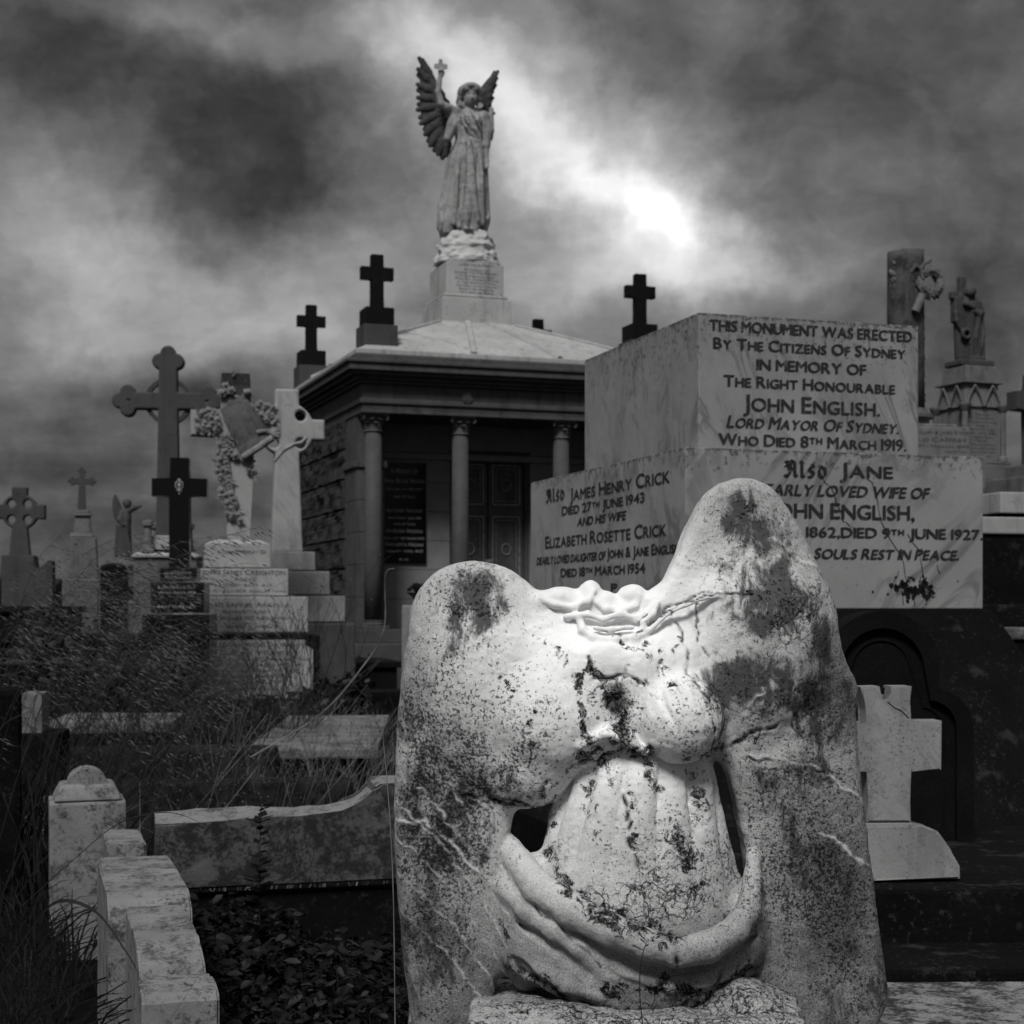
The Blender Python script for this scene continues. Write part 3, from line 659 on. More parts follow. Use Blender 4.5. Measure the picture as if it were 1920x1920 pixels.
    for px, pz, sx, sz, a in ((790, 1650, 170, 400, .80), (1560, 1680, 190, 420, 1.0), (1570, 1300, 110, 190, .95), (760, 1300, 80, 200, .7), (1400, 940, 140, 110, .62), (860, 1090, 130, 80, .5), (1450, 1480, 130, 110, .75), (1200, 1880, 340, 130, .8), (1190, 1740, 300, 120, .6), (1200, 1600, 220, 110, .36), (1420, 1200, 110, 110, .45)):
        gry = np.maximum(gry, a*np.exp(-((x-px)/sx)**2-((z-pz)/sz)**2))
    ckl = np.zeros(len(V))
    for px, pz, sx, sz, a in ((1200, 1670, 180, 60, 1.1), (1060, 1600, 50, 90, .7), (1280, 1600, 70, 90, .7), (1250, 1850, 180, 45, 1.), (1470, 1180, 110, 120, .8), (800, 1330, 60, 90, .6), (1060, 1850, 120, 40, .6), (1350, 1070, 60, 60, .5)):
        ckl = np.maximum(ckl, a*np.exp(-((x-px)/sx)**2-((z-pz)/sz)**2))
    dy = 2.6*rid-4.5*crack_shade+1.2*vnoise(nP, .02, 1)+.9*vnoise(nP, .06, 2)+.8*vnoise(nP, .13, 7)
    V2 = V.copy(); V2[:, 1] -= dy*front; V2[:, 0] += 1.6*vnoise(nP, .05, 8)+.8*vnoise(nP, .11, 18); V2[:, 2] += 1.6*vnoise(nP, .05, 9)
    root = thing('angel_statue', 'headless broken white marble angel torso with raised wings and black lichen on its chest', 'statue', (.17, TD, .30))
    W = tw(V2)-np.array(root.location)
    npmesh('torso', W, Q, 'torso', root, dict(stain=stn, speck=spk, dark=drk, gray=gry, crackle=ckl, ridge=np.clip(rid, 0, 1), crack=np.clip(crack_shade, 0, 1)))
    # rough plinth block under the drapery
    Fb = Field((870, 1500), (-225, 150), (1815, 2110), 5)
    Fb.d = Fb.box((1185, -30, 1985), (298, 165, 122), 12).astype(np.float32)
    Fb.add(Fb.ell((1400, -60, 1872), (100, 100, 45), 20), 20); Fb.add(Fb.ell((1060, -100, 1882), (150, 70, 26)), 16)
    P = np.stack(np.broadcast_arrays(Fb.X, Fb.Y, Fb.Z), -1); Fb.d = Fb.d+7*vnoise(P, .018, 11)+3.5*vnoise(P, .05, 12)
    Vb, Qb = Fb.mesh(); x, y, z = Vb.T
    o = np.ones(len(Vb)); c = np.clip(np.exp(-((x-1330)/200)**2-((z-1890)/60)**2)*1.1+.5, 0, 1.1)
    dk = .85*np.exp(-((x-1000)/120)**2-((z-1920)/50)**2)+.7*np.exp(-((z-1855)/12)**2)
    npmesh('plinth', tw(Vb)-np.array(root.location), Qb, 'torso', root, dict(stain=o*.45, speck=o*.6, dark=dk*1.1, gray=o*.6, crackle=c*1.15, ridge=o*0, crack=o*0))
torso()

# ------------------------------------------------------------ memorial of two marble blocks
def monument():
    YW = 18.; c0 = Vector((.596, 5.5)); ex = Vector((math.cos(R(YW)), math.sin(R(YW)))); ey = Vector((-ex.y, ex.x))
    g = thing('memorial_monument', 'two stacked veined marble blocks with lead lettering on a dark flared stone base', 'monument', (c0.x, c0.y, 0), YW)
    lw, ll = 1.19, 1.66
    low = BX(0, lw, 0, ll, .998, 1.554, .004); jitter(low, .0012)
    a = obj('lower_block', low, 'mon', g)
    ux, uy, uw, ul = .125, .165, .897, 1.15
    b = obj('upper_block', jitter(BX(ux, ux+uw, uy, uy+ul, 1.555, 2.052, .004), .0012), 'mon_side', g)
    # flared dark base
    bm = bmesh.new(); prof = [(.0, .0), (.03, .0)]
    lv = [(0.0, .62), (.18, .62), (.26, .50), (.40, .40), (.60, .26), (.80, .12), (.93, .05), (.997, .02)]
    rings = []
    for z, o in lv: rings.append([bm.verts.new(p) for p in ((-o*.4, -o, z), (lw+o, -o, z), (lw+o, ll+o*.4, z), (-o*.4, ll+o*.4, z))])
    for r, s in zip(rings, rings[1:]):
        for i in range(4): bm.faces.new((r[i], r[(i+1) % 4], s[(i+1) % 4], s[i]))
    bm.faces.new(rings[0][::-1]); bm.faces.new(rings[-1])
    bmesh.ops.subdivide_edges(bm, edges=bm.edges, cuts=10, use_grid_fill=True)
    for v in bm.verts: v.co += Vector((mnoise.noise(v.co*7), mnoise.noise(v.co*7+Vector((5, 5, 5))), 0))*.008
    obj('base', bm, 'dark', g)
    bpy.context.view_layer.update()
    fr = Face(c0+ex*ux+ey*uy, YW, g); X = lambda c: 980+c/2.0426; Y = lambda c: 540+c/2.0426; K = 1/2.0426
    def T(f, t, x0, x1, y, cap, **k): f.text(t, X(x0), X(x1), Y(y), cap*K, **k)
    T(fr, 'THIS MONUMENT WAS ERECTED', 715, 1490, 184, 40, small=1, bold=.012)
    T(fr, 'BY THE CITIZENS OF SYDNEY', 730, 1465, 251, 42, bold=.012)
    T(fr, 'IN MEMORY OF', 895, 1315, 323, 40, small=1, bold=.012)
    T(fr, 'THE RIGHT HONOURABLE', 770, 1425, 391, 43, bold=.012)
    T(fr, 'JOHN ENGLISH.', 845, 1368, 480, 62, bold=.012)
    T(fr, 'LORD MAYOR OF SYDNEY.', 780, 1438, 546, 46, italic=.25, bold=.012)
    T(fr, 'WHO DIED 8^TH MARCH 1919.', 750, 1468, 612, 44, bold=.012)
    f2 = Face(c0, YW, g)
    T(f2, 'ALSO_BLACK', 1003, 1162, 727, 66)
    T(f2, 'JANE', 1215, 1418, 727, 56, bold=.012)
    T(f2, 'DEARLY LOVED WIFE OF', 880, 1552, 799, 42, small=1, italic=.25, bold=.012)
    T(f2, 'JOHN ENGLISH,', 940, 1500, 884, 60, small=.92, bold=.012)
    T(f2, 'BORN', 642, 790, 955, 38, small=1, bold=.012); T(f2, '1862,DIED 9^TH JUNE 1927.', 1085, 1762, 958, 38, small=1, bold=.012)
    T(f2, 'MAY THEIR SOULS REST IN PEACE.', 800, 1668, 1037, 40, italic=.25, bold=.012, small=.92)
    # left face: reads from the far end to the corner
    cf = c0+ey*ll
    f3 = Face(cf, YW-90, g)
    T(f3, 'ALSO_BLACK', 92, 160, 817, 52)
    T(f3, 'JAMES HENRY CRICK', 183, 565, 779, 52, bold=.008)
    T(f3, 'DIED 27^TH JUNE 1943', 152, 468, 845, 36, bold=.008, small=.9)
    T(f3, 'AND HIS WIFE', 210, 395, 899, 32, italic=.3, bold=.008, small=1)
    T(f3, 'ELIZABETH ROSETTE CRICK', 88, 552, 972, 50, bold=.008)
    T(f3, 'DEARLY LOVED DAUGHTER OF', 55, 316, 1050, 30, italic=.3, bold=.008, small=1)
    T(f3, 'JOHN & JANE ENGLISH', 325, 602, 1024, 40, bold=.008)
    T(f3, 'DIED 18^TH MARCH 1954', 148, 470, 1098, 35, bold=.008, small=.9)
    T(f3, 'P', 340, 364, 1163, 32, bold=.008)
    # black splash of mould and running cracks on the lower block
    V, Fc = [], []; rr = random.Random(5)
    def blob(px, py, r, n=14, jag=.55):
        u, z = f2.uv(px, py); b = len(V); V.append((u, z))
        for i in range(n):
            q = r*TKm*(1-jag*rr.random()); V.append((u+q*math.cos(i*6.283/n)*1.1, z+q*math.sin(i*6.283/n)))
        for i in range(n): Fc.append((b, b+1+i, b+1+(i+1) % n))
    def crackl(pts, w):
        P = [f2.uv(*p) for p in pts]; Q = []
        for a, b in zip(P, P[1:]):
            for k in range(4):
                t = k/4; Q.append((a[0]+(b[0]-a[0])*t+rr.uniform(-1, 1)*.003, a[1]+(b[1]-a[1])*t+rr.uniform(-1, 1)*.003))
        Q.append(P[-1]); b0 = len(V)
        for i, (u, z) in enumerate(Q):
            ww = w*TKm*(.4+.6*rr.random()); V.extend([(u-ww, z-ww*.4), (u+ww, z+ww*.4)])
        for i in range(len(Q)-1): Fc.append((b0+2*i, b0+2*i+1, b0+2*i+3, b0+2*i+2))
    TKm = 5.6/F
    for i in range(46): blob(rr.gauss(1716, 21), rr.gauss(1103, 9), rr.uniform(3, 9))
    for i in range(26): blob(rr.gauss(1716, 28), rr.gauss(1103, 15), rr.uniform(1, 4))
    for i in range(16):
        a = rr.uniform(0, 6.28); x = 1716+26*math.cos(a); y = 1103+12*math.sin(a); crackl([(x, y), (x+14*math.cos(a), y+12*math.sin(a))], 1.0)
    for p in ([(1535, 880), (1546, 905), (1560, 915), (1580, 975), (1594, 985), (1604, 1000)], [(1620, 895), (1636, 905), (1652, 975), (1668, 1010), (1690, 1045), (1700, 1090)], [(1700, 1000), (1722, 1030), (1733, 1090)], [(1684, 1072), (1674, 1092)], [(1755, 1060), (1762, 1075)], [(1690, 1112), (1694, 1134)], [(1712, 1116), (1714, 1136)], [(1734, 1114), (1736, 1134)], [(1590, 780), (1588, 800)]): crackl(p, 1.0)
    obj('mould_stain', ([tuple(g.matrix_basis.inverted() @ Vector((*(c0+ex*u+Vector((ex.y, -ex.x))*.0022), z))) for u, z in V], Fc), 'grime', g)
def jitter(bm, a):
    for v in bm.verts: v.co += Vector((mnoise.noise(v.co*23), mnoise.noise(v.co*23+Vector((9, 0, 0))), mnoise.noise(v.co*23+Vector((0, 9, 0)))))*a
    return bm
monument()

# ------------------------------------------------------------ mausoleum
MY = 19.; MC = Vector((-1.87, 20.0)); MW, MD = 4.05, 4.25
mex = Vector((math.cos(R(MY)), math.sin(R(MY)))); mey = Vector((-mex.y, mex.x))
def mausoleum():
    g = thing('mausoleum', 'dark granite family mausoleum with columned porch, low marble roof and twin doors', 'mausoleum', (MC.x, MC.y, 0), MY)
    b = BX(-.35, MW+.35, -.5, MD+.3, 0, .32, .02); bx(b, -.18, MW+.18, -.28, MD+.15, .322, .56, .02); bx(b, -.05, MW+.05, -.06, MD+.05, .562, .73, .01)
    obj('podium', b, 'granite', g)
    # walls: back and sides, rusticated courses
    for x0, x1 in ((.03, .30), (MW-.30, MW-.03)):
        bm = bmesh.new()
        for k in range(7):
            z0 = .73+k*.389; z1 = z0+.389
            segs = [.925]+[.96+(MD-1.0)*(i+(.5 if k % 2 else 0))/3 for i in range(1, 3)]+[MD-.04]
            for a, c in zip(segs, segs[1:]): bx(bm, x0-(.03 if x0 < 1 else 0), x1+(.03 if x0 > 1 else 0), a-.001, c+.001, z0-.001, z1+.001, .02)
        bmesh.ops.subdivide_edges(bm, edges=[e for e in bm.edges if e.calc_length() > .15], cuts=7, use_grid_fill=True)
        for v in bm.verts:
            if v.co.x < .004 or v.co.x > MW-.004: v.co.x += (.03+.06*(mnoise.noise(v.co*4)+.5*mnoise.noise(v.co*11)))*(-1 if v.co.x < 1 else 1)
        obj('rusticated_wall', bm, 'rust', g)
    bm = BX(.06, .33, .93, MD-.06, .731, 3.45, 0); bx(bm, MW-.33, MW-.06, .93, MD-.06, .731, 3.45, 0); bx(bm, .3, MW-.3, MD-.35, MD-.05, .731, 3.45, 0)
    obj('inner_wall', bm, 'rust', g)
    # corner pilasters in courses with a cap
    for x0, x1 in ((0, .36), (MW-.36, MW)):
        bm = bmesh.new(); zc = [.73, 1.13, 1.55, 1.96, 2.37, 2.78]
        for a, c in zip(zc, zc[1:]): bx(bm, x0, x1, .30, .92, a+.004, c, .008)
        bx(bm, x0-.03, x1+.03, .27, .95, 2.784, 2.87, .01); bx(bm, x0+.01, x1-.01, .31, .91, 2.872, 3.45, .005)
        obj('pilaster', bm, 'trim', g)
    # porch back wall with opening
    bm = bmesh.new()
    for k in range(7):
        z0 = .73+k*.39; bx(bm, .36, 1.46, 1.06, 1.3, z0+.003, z0+.387, .005); bx(bm, 2.60, MW-.36, 1.06, 1.3, z0+.003, z0+.387, .005)
    bx(bm, 1.46, 2.60, 1.06, 1.3, 3.12, 3.45, .005); bx(bm, .36, MW-.36, 1.0, 1.06, 2.98, 3.06, .01)
    obj('porch_wall', bm, 'inside', g)
    obj('porch_ceiling', BX(.05, MW-.05, .05, 1.3, 3.452, 3.50, 0), 'inside', g)
    # double doors
    for s, x0 in ((0, 1.52), (1, 2.04)):
        bm = BX(x0, x0+.50, 1.16, 1.22, .732, 3.06, .004)
        dr = obj('door', bm, 'wood', g)
        bm = bmesh.new()
        for z0, z1 in ((.85, 1.25), (1.35, 2.25), (2.4, 2.95)):
            for t, gap in ((.016, .05), (.008, .10)):
                a0, a1, c0, c1 = x0+gap, x0+.5-gap, z0+gap-.05, z1-gap+.05
                for q in ((a0, a1, c0, c0+t), (a0, a1, c1-t, c1), (a0, a0+t, c0, c1), (a1-t, a1, c0, c1)): bx(bm, q[0], q[1], 1.145, 1.159, q[2], q[3], 0)
            zc = (z0+z1)/2; n = 18; pr = [(x0+.25+.065*math.cos(i*6.283/n), zc+.075*math.sin(i*6.283/n)) for i in range(n)]
            for i in range(n):
                if z0 > .9: tube(bm, [(pr[i][0], 1.150, pr[i][1]), (pr[(i+1) % n][0], 1.150, pr[(i+1) % n][1])], .008, n=4)
        obj('door_moulding', bm, 'doorln', dr)
    obj('door_handle', BX(1.98, 2.10, 1.12, 1.145, 1.62, 1.66, .004), 'doorln', g)
    bm = BX(1.46, 1.52, 1.10, 1.24, .732, 3.11, .01); bx(bm, 2.545, 2.60, 1.10, 1.24, .732, 3.11, .01); bx(bm, 1.522, 2.543, 1.10, 1.24, 3.065, 3.11, .005)
    obj('door_frame', bm, 'wood', g)
    # dark plaque
    pq = obj('memorial_plaque', BX(.50, 1.12, 1.02, 1.058, 1.60, 2.93, .006), 'black', g)
    for t, z, w, c in (('IN MEMORY OF', 2.78, .36, .07), ('MARIA GRAZIA VIRGONA', 2.66, .56, .06), ('WHO DIED 2^ND MAY 1927', 2.56, .5, .035), ('AGED 52 YEARS', 2.46, .3, .035), ('ANTONIO VIRGONA', 2.27, .50, .05), ('WHO DIED 1^ST JUNE 1938', 2.18, .46, .03), ('AGED 67 YEARS', 2.10, .3, .03),
                       ('ANGELINA VIRGONA', 2.0, .5, .05), ('DIED 28^TH SEPTEMBER 1940', 1.91, .54, .032), ('MARGHERITA VIRGONA', 1.82, .52, .05), ('DIED 10^TH APRIL 1945', 1.74, .5, .032), ('R.I.P.', 1.63, .14, .028)):
        local_text(pq, t, .82, 1.0175, z, w, c, 'gilt')
    # entablature
    bm = bmesh.new()
    def course(o, z0, z1, bev=.01, top=None): bx(bm, -o, MW+o, -o, MD+o, z0, z1, bev, top)
    course(.0, 3.50, 3.56); course(.03, 3.562, 3.63, .015); course(.0, 3.632, 3.81, .004)
    for z0, z1, o in ((3.812, 3.85, .05), (3.852, 3.90, .09), (3.902, 3.95, .16), (3.952, 4.04, .22), (4.042, 4.09, .25)): course(o, z0, z1, .012)
    bx(bm, -.005, MW+.005, -.005, MD+.005, 3.45, 3.498, .004)
    course(.12, 4.092, 4.165, .01)
    obj('entablature', bm, 'trim', g)
    # little palmette at the frieze over the second column
    bm = bmesh.new()
    for i in range(7):
        a = R(-60+20*i); tube(bm, [(1.36, -.02, 3.60), (1.36+.05*math.sin(a), -.045, 3.60+.07*math.cos(a)), (1.36+.09*math.sin(a), -.04, 3.60+.17*math.cos(a))], .014, .006, 5)
    obj('palmette', bm, 'trim', g)
    # columns
    def capital(x, y, z0):
        bm = bmesh.new(); lathe(bm, [(.105, z0), (.12, z0+.01), (.12, z0+.025), (.105, z0+.03), (.105, z0+.10), (.13, z0+.16), (.16, z0+.19)], 20, (x, y))
        for lv in (0, 1):
            for i in range(8):
                a = (i+.5*lv)*math.pi/4; c, s = math.cos(a), math.sin(a); w = .035; b0 = .108; h = .09+.05*lv
                P = [(b0, .03), (b0+.012, .03+h*.6), (b0+.035+.01*lv, .03+h), (b0+.05+.015*lv, .03+h*.9)]
                for (r0, h0), (r1, h1) in zip(P, P[1:]):
                    vs = [bm.verts.new((x+r*c-q*w*s*k, y+r*s+q*w*c*k, z0+hh)) for r, hh, q, k in ((r0, h0, -1, 1), (r0, h0, 1, 1), (r1, h1, 1, .8), (r1, h1, -1, .8))]; bm.faces.new(vs)
        for i in range(4):
            a = math.pi/4+i*math.pi/2; c, s = math.cos(a), math.sin(a); pts = []
            for k in range(14):
                t = k/13*3.6; rr_ = .045*(1-k/15); pts.append((x+c*(.19+rr_*math.cos(1.6-t)), y+s*(.19+rr_*math.cos(1.6-t)), z0+.165+rr_*math.sin(1.6-t)))
            tube(bm, pts, .017, .012, 6); tube(bm, [(x+c*.10, y+s*.10, z0+.08), (x+c*.15, y+s*.15, z0+.19), (x+c*.19, y+s*.19, z0+.208)], .012, .018, 5)
        bx(bm, x-.165, x+.165, y-.165, y+.165, z0+.2, z0+.228, .006)
        return bm
    for x in (.19, 1.34, 2.73, 3.86):
        bm = bmesh.new(); lathe(bm, [(.115, .84), (.112, 1.6), (.102, 3.22)], 28, (x, .2))
        c = obj('column', bm, 'granite', g, smooth=False)
        for p in c.data.polygons: p.use_smooth = len(p.vertices) == 4
        bb = BX(x-.17, x+.17, .03, .37, .732, .78, .006); lathe(bb, [(.165, .781), (.17, .795), (.165, .81), (.14, .815), (.135, .825), (.145, .835), (.125, .845)], 28, (x, .2))
        obj('column_base', bb, 'trim', c); obj('capital', capital(x, .2, 3.222), 'capst', c)
    # roof
    bm = bmesh.new()
    o = .10; z0 = 4.168; cx, cy = MW/2, MD/2
    bx(bm, -o, MW+o, -o, MD+o, z0, 4.235, .012)
    rings = []
    for t in (0, .25, .5, .75, 1):
        hx = (cx+o-.03)*(1-t)+.50*t; hy = (cy+o-.03)*(1-t)+.50*t; z = 4.237+.72*(t**.92)
        rings.append([bm.verts.new((cx+sx*hx, cy+sy*hy, z)) for sx, sy in ((-1, -1), (1, -1), (1, 1), (-1, 1))])
    for r, s in zip(rings, rings[1:]):
        for i in range(4): bm.faces.new((r[i], r[(i+1) % 4], s[(i+1) % 4], s[i]))
    bm.faces.new(rings[-1]); bm.faces.new(rings[0][::-1])
    rf = obj('roof', bm, 'roof', g)
    bm = bmesh.new()
    def rib(a, b, w=.045, h=.035):
        a = Vector(a); b = Vector(b); d = (b-a).normalized(); s = d.cross(Vector((0, 0, 1))).normalized()*w; n = s.cross(d).normalized()*h
        if n.z < 0: n = -n
        vs = [bm.verts.new(p) for p in (a-s, a+s, b+s, b-s, a-s*.7+n, a+s*.7+n, b+s*.7+n, b-s*.7+n)]
        for f in ((0, 1, 2, 3), (4, 5, 6, 7), (0, 1, 5, 4), (1, 2, 6, 5), (2, 3, 7, 6), (3, 0, 4, 7)): bm.faces.new([vs[i] for i in f])
    T = lambda u, v, t: None
    for fx in (.36, .64):
        for side in range(4):
            # eave to plinth along each slope
            def P(t, f=fx, side=side):
                hx = (cx+o-.03)*(1-t)+.50*t; hy = (cy+o-.03)*(1-t)+.50*t; z = 4.237+.72*(t**.92); q = 2*f-1
                return {0: (cx+q*hx, cy-hy, z), 1: (cx+hx, cy+q*hy, z), 2: (cx+q*hx, cy+hy, z), 3: (cx-hx, cy+q*hy, z)}[side]
            bm = bmesh.new()
            for t0, t1 in ((0, .25), (.25, .5), (.5, .75), (.75, .97)): rib(P(t0), P(t1))
            obj('roof_rib', bm, 'roof', rf)
    for sx, sy in ((-1, -1), (1, -1), (1, 1), (-1, 1)):
        def P(t):
            hx = (cx+o-.03)*(1-t)+.50*t; hy = (cy+o-.03)*(1-t)+.50*t; return (cx+sx*hx, cy+sy*hy, 4.237+.72*(t**.92))
        bm = bmesh.new()
        for t0, t1 in ((0.1, .25), (.25, .5), (.5, .75), (.75, .97)): rib(P(t0), P(t1), .03, .025)
        obj('roof_rib', bm, 'roof', rf)
    # marble plinth of the roof angel
    bm = BX(cx-.50, cx+.50, cy-.50, cy+.50, 4.93, 5.30, .015); bx(bm, cx-.47, cx+.47, cy-.47, cy+.47, 5.302, 5.36, .03)
    bx(bm, cx-.42, cx+.42, cy-.42, cy+.42, 5.362, 5.80, .012); bx(bm, cx-.36, cx+.36, cy-.36, cy+.36, 5.802, 5.87, .02)
    pl = obj('angel_plinth', bm, 'roof', g)
    for i, (t, w, c) in enumerate((('LORD HAVE MERCY', .50, .05), ('ON THE SOUL OF', .36, .035), ('SACRED TO THE MEMORY', .64, .045), ('OF OUR BELOVED ONES', .52, .035), ('WHO FELL ASLEEP IN PEACE', .64, .04), ('AT THEIR HOME NEAR THE SEA', .58, .035), ('AND WERE LAID HERE TOGETHER', .6, .035), ('REST IN PEACE', .5, .035), ('THY WILL BE DONE', .5, .035))):
        local_text(pl, t, cx+.02, cy-.4225, 5.84-.0 if False else 5.735-i*.045 if i else 5.755, w, c*.78, 'letter2')
mausoleum()
def mloc(x, y, z): p = MC+mex*x+mey*y; return (p.x, p.y, z)

# crosses on the four roof corners
def corner_cross(x, y, label):
    g = thing('roof_cross', label, 'cross', mloc(x, y, 4.236), MY, 'dark granite crosses on the corners of the mausoleum roof')
    obj('pedestal', BX(-.22, .22, -.22, .22, 0, .34, .008), 'greyst', g)
    obj('cap_block', BX(-.185, .185, -.185, .185, .342, .565, .012), 'blackm', g)
    bm = bmesh.new(); w, t = .072, .06
    prism(bm, [(-w-.012, .567), (w+.012, .567), (w, .94), (.21, .935), (.21, 1.095), (w, 1.09), (w+.004, 1.255), (-w-.004, 1.255), (-w, 1.09), (-.21, 1.095), (-.21, .935), (-w, .94)], -t, t, .006)
    obj('cross', bm, 'blackm', g)
corner_cross(.26, .30, 'largest dark cross on the mausoleum roof, on the corner above the lettered plaque')
corner_cross(.17, MD-.34, 'smaller dark cross on the mausoleum roof corner above the rough side wall')
corner_cross(MW-.15, .30, 'dark roof cross rising just above the upper lettered marble block')
corner_cross(MW-.30, MD-.34, 'dark cross behind the marble roof of which only the tip shows')

# ------------------------------------------------------------ angel on the roof
def roof_angel():
    u = .002335; cx, cy = MW/2, MD/2
    g = thing('rooftop_angel', 'tall marble angel lifting a small cross, wings spread, standing on clouds above the mausoleum roof', 'statue', mloc(cx, cy, 5.872), MY*.45)
    Fd = Field((262, 815), (-190, 150), (140, 1262), 5.5)
    # frame: x right, y away, z down (rows), x=600 over the centre
    Fd.d = Fd.ell((610, -24, 418), (44, 50, 62)).astype(np.float32)                          # face
    Fd.add(Fd.ell((608, 6, 396), (62, 60, 58)), 6)                                        # hair cap
    Fd.add(Fd.cap((610, -72, 412), (610, -84, 436), 5, 9), 4)
    Fd.cut(Fd.ell((592, -74, 412), (13, 12, 8)), 3); Fd.cut(Fd.ell((629, -74, 412), (13, 12, 8)), 3); Fd.cut(Fd.ell((610, -76, 454), (15, 6, 3)), 2)
    rr = random.Random(9)
    for i in range(26):
        t = i/25*math.pi*1.25-math.pi*.125; x0 = 608-60*math.cos(t)*1.02; z0 = 402-54*math.sin(t)*.92
        Fd.add(Fd.ell((x0, -24-30*math.sin(t), z0), (18, 24, 17)), 9)
    for sx in (-1, 1):
        for i in range(6): Fd.add(Fd.ell((608+sx*(60+6*math.sin(i)), -6+8*math.cos(i*2), 400+i*14), (20, 24, 15)), 9)
    Fd.add(Fd.ell((582, -46, 376), (26, 30, 20), 25), 6); Fd.add(Fd.ell((634, -46, 376), (26, 30, 20), -25), 6)
    V_ = np.stack(np.broadcast_arrays(Fd.X, Fd.Y, Fd.Z), -1); hm = np.clip((500-V_[..., 2])/30, 0, 1)*np.clip((V_[..., 1]+52)/16, 0, 1)*(np.abs(V_[..., 0]-608) < 110); Fd.d = (Fd.d+7*vnoise(V_, .055, 61)*hm).astype(np.float32); del V_, hm
    Fd.add(Fd.cap((605, 0, 470), (602, 0, 520), 30, 36), 10)
    Fd.add(Fd.ell((602, 0, 575), (98, 62, 96)), 20); Fd.add(Fd.ell((570, -45, 565), (34, 28, 36)), 14); Fd.add(Fd.ell((640, -45, 565), (34, 28, 36)), 14)
    Fd.add(Fd.ell((520, 0, 515), (36, 36, 30)), 14); Fd.add(Fd.ell((690, 0, 520), (34, 36, 34)), 14)
    # skirt
    X, Y, Z = Fd.X, Fd.Y, Fd.Z
    zs = [600, 665, 760, 900, 1050, 1180, 1250]
    zz = np.clip(Z, 600, 1250); c = np.interp(zz, zs, [602, 604, 592, 585, 578, 565, 558]); rx = np.interp(zz, zs, [88, 80, 104, 116, 130, 142, 130]); ry = rx*.78
    th = np.arctan2((X-c)/rx, -Y/ry); fo = (32*(np.abs(np.cos(th*4.5+Z*.003))**.7-.6)+8*np.cos(th*5+1+Z*.003))*np.clip((Z-660)/160, .25, 1)
    Fd.add(smax(smax((np.sqrt(((X-c)/rx)**2+(Y/ry)**2)-1)*ry-fo, 600-Z, 20), Z-1255, 8), 10)
    Fd.add(Fd.cap((590, -30, 760), (575, -52, 1150), 60, 62), 25)                          # forward leg under the cloth
    Fd.cut(Fd.chain([(520, -60, 680), (570, -84, 668), (640, -84, 662), (685, -50, 675)], [6]*4), 7)
    for a in ([(560, -70, 520), (590, -84, 590), (650, -74, 640)], [(540, -66, 540), (570, -80, 610), (620, -80, 645)], [(600, -74, 510), (640, -80, 570), (670, -66, 620)], [(655, -66, 520), (650, -74, 560)]): Fd.add(Fd.chain(a, [4.5, 6, 4][:len(a)] if len(a) > 2 else [5, 4]), 11)
    for a in ([(540, -66, 700), (520, -92, 900), (500, -104, 1200)], [(600, -90, 690), (612, -104, 900), (640, -104, 1180)], [(650, -74, 690), (668, -84, 900), (672, -84, 1190)], [(570, -86, 700), (556, -104, 980), (530, -108, 1220)]): Fd.add(Fd.chain(a, [8, 13, 16]), 10)
    # trailing robe on both sides
    Fd.add(Fd.chain([(505, 0, 780), (480, 5, 950), (455, 5, 1080), (440, 0, 1200)], [20, 36, 44, 36]), 16); Fd.add(Fd.chain([(425, -10, 1110), (445, -30, 1180), (430, -20, 1225)], [14, 26, 18]), 10)
    Fd.add(Fd.chain([(672, 10, 860), (690, 10, 1000), (700, -10, 1100)], [22, 26, 24]), 14); Fd.add(Fd.ell((702, -20, 1140), (28, 40, 46)), 8); Fd.cut(Fd.ell((702, -58, 1125), (16, 14, 22)), 5)
    Fd.add(Fd.ell((572, -118, 1238), (22, 34, 16)), 8); Fd.add(Fd.ell((600, -112, 1240), (16, 30, 13)), 6)     # feet
    # raised arm with hand
    Fd.add(Fd.chain([(520, -10, 505), (470, -30, 488), (425, -46, 470)], [30, 26, 22]), 12); Fd.add(Fd.chain([(425, -46, 470), (408, -50, 400), (418, -56, 320)], [22, 19, 14]), 8)
    Fd.add(Fd.ell((424, -60, 296), (17, 13, 24), 10), 6)
    for i, (dx, dz) in enumerate(((-12, -6), (-4, -14), (6, -16), (14, -10))): Fd.add(Fd.chain([(420+dx*.7, -66, 290), (422+dx, -76, 280+dz*.3), (424+dx*.8, -66, 268+dz*.3)], [6, 5.5, 5]), 2)
    Fd.add(Fd.chain([(436, -60, 305), (444, -72, 288)], [6, 5]), 3)
    # hanging sleeve
    Fd.add(Fd.chain([(520, -10, 520), (500, -20, 590), (468, -26, 670)], [34, 38, 26]), 16); Fd.cut(Fd.chain([(500, -56, 560), (470, -58, 660)], [6, 6]), 8)
    # lowered arm with hand
    Fd.add(Fd.chain([(692, 0, 530), (712, -6, 620), (706, -16, 700)], [36, 32, 24]), 12); Fd.add(Fd.chain([(706, -16, 700), (706, -24, 780)], [19, 13]), 8); Fd.add(Fd.ell((706, -28, 800), (17, 10, 22), 15), 5)
    for i in range(4): Fd.add(Fd.chain([(716-i*9, -32, 812), (712-i*9, -40, 836), (702-i*9, -42, 850)], [5.5, 5, 4]), 2)
    Fd.add(Fd.chain([(692, -30, 795), (680, -38, 815), (684, -44, 828)], [6, 5, 4]), 2)
    Fd.add(Fd.chain([(740, 10, 470), (735, 10, 600), (738, 10, 650)], [14, 22, 12]), 10)
    def toworld(V): return np.stack([(V[:, 0]-585)*u, V[:, 1]*u, .44+(1232-V[:, 2])*u], 1)
    V, Q = Fd.mesh(); V[:, 1] -= 1.5*vnoise(V, .05, 2)
    npmesh('figure', toworld(V), Q, 'angel', g)
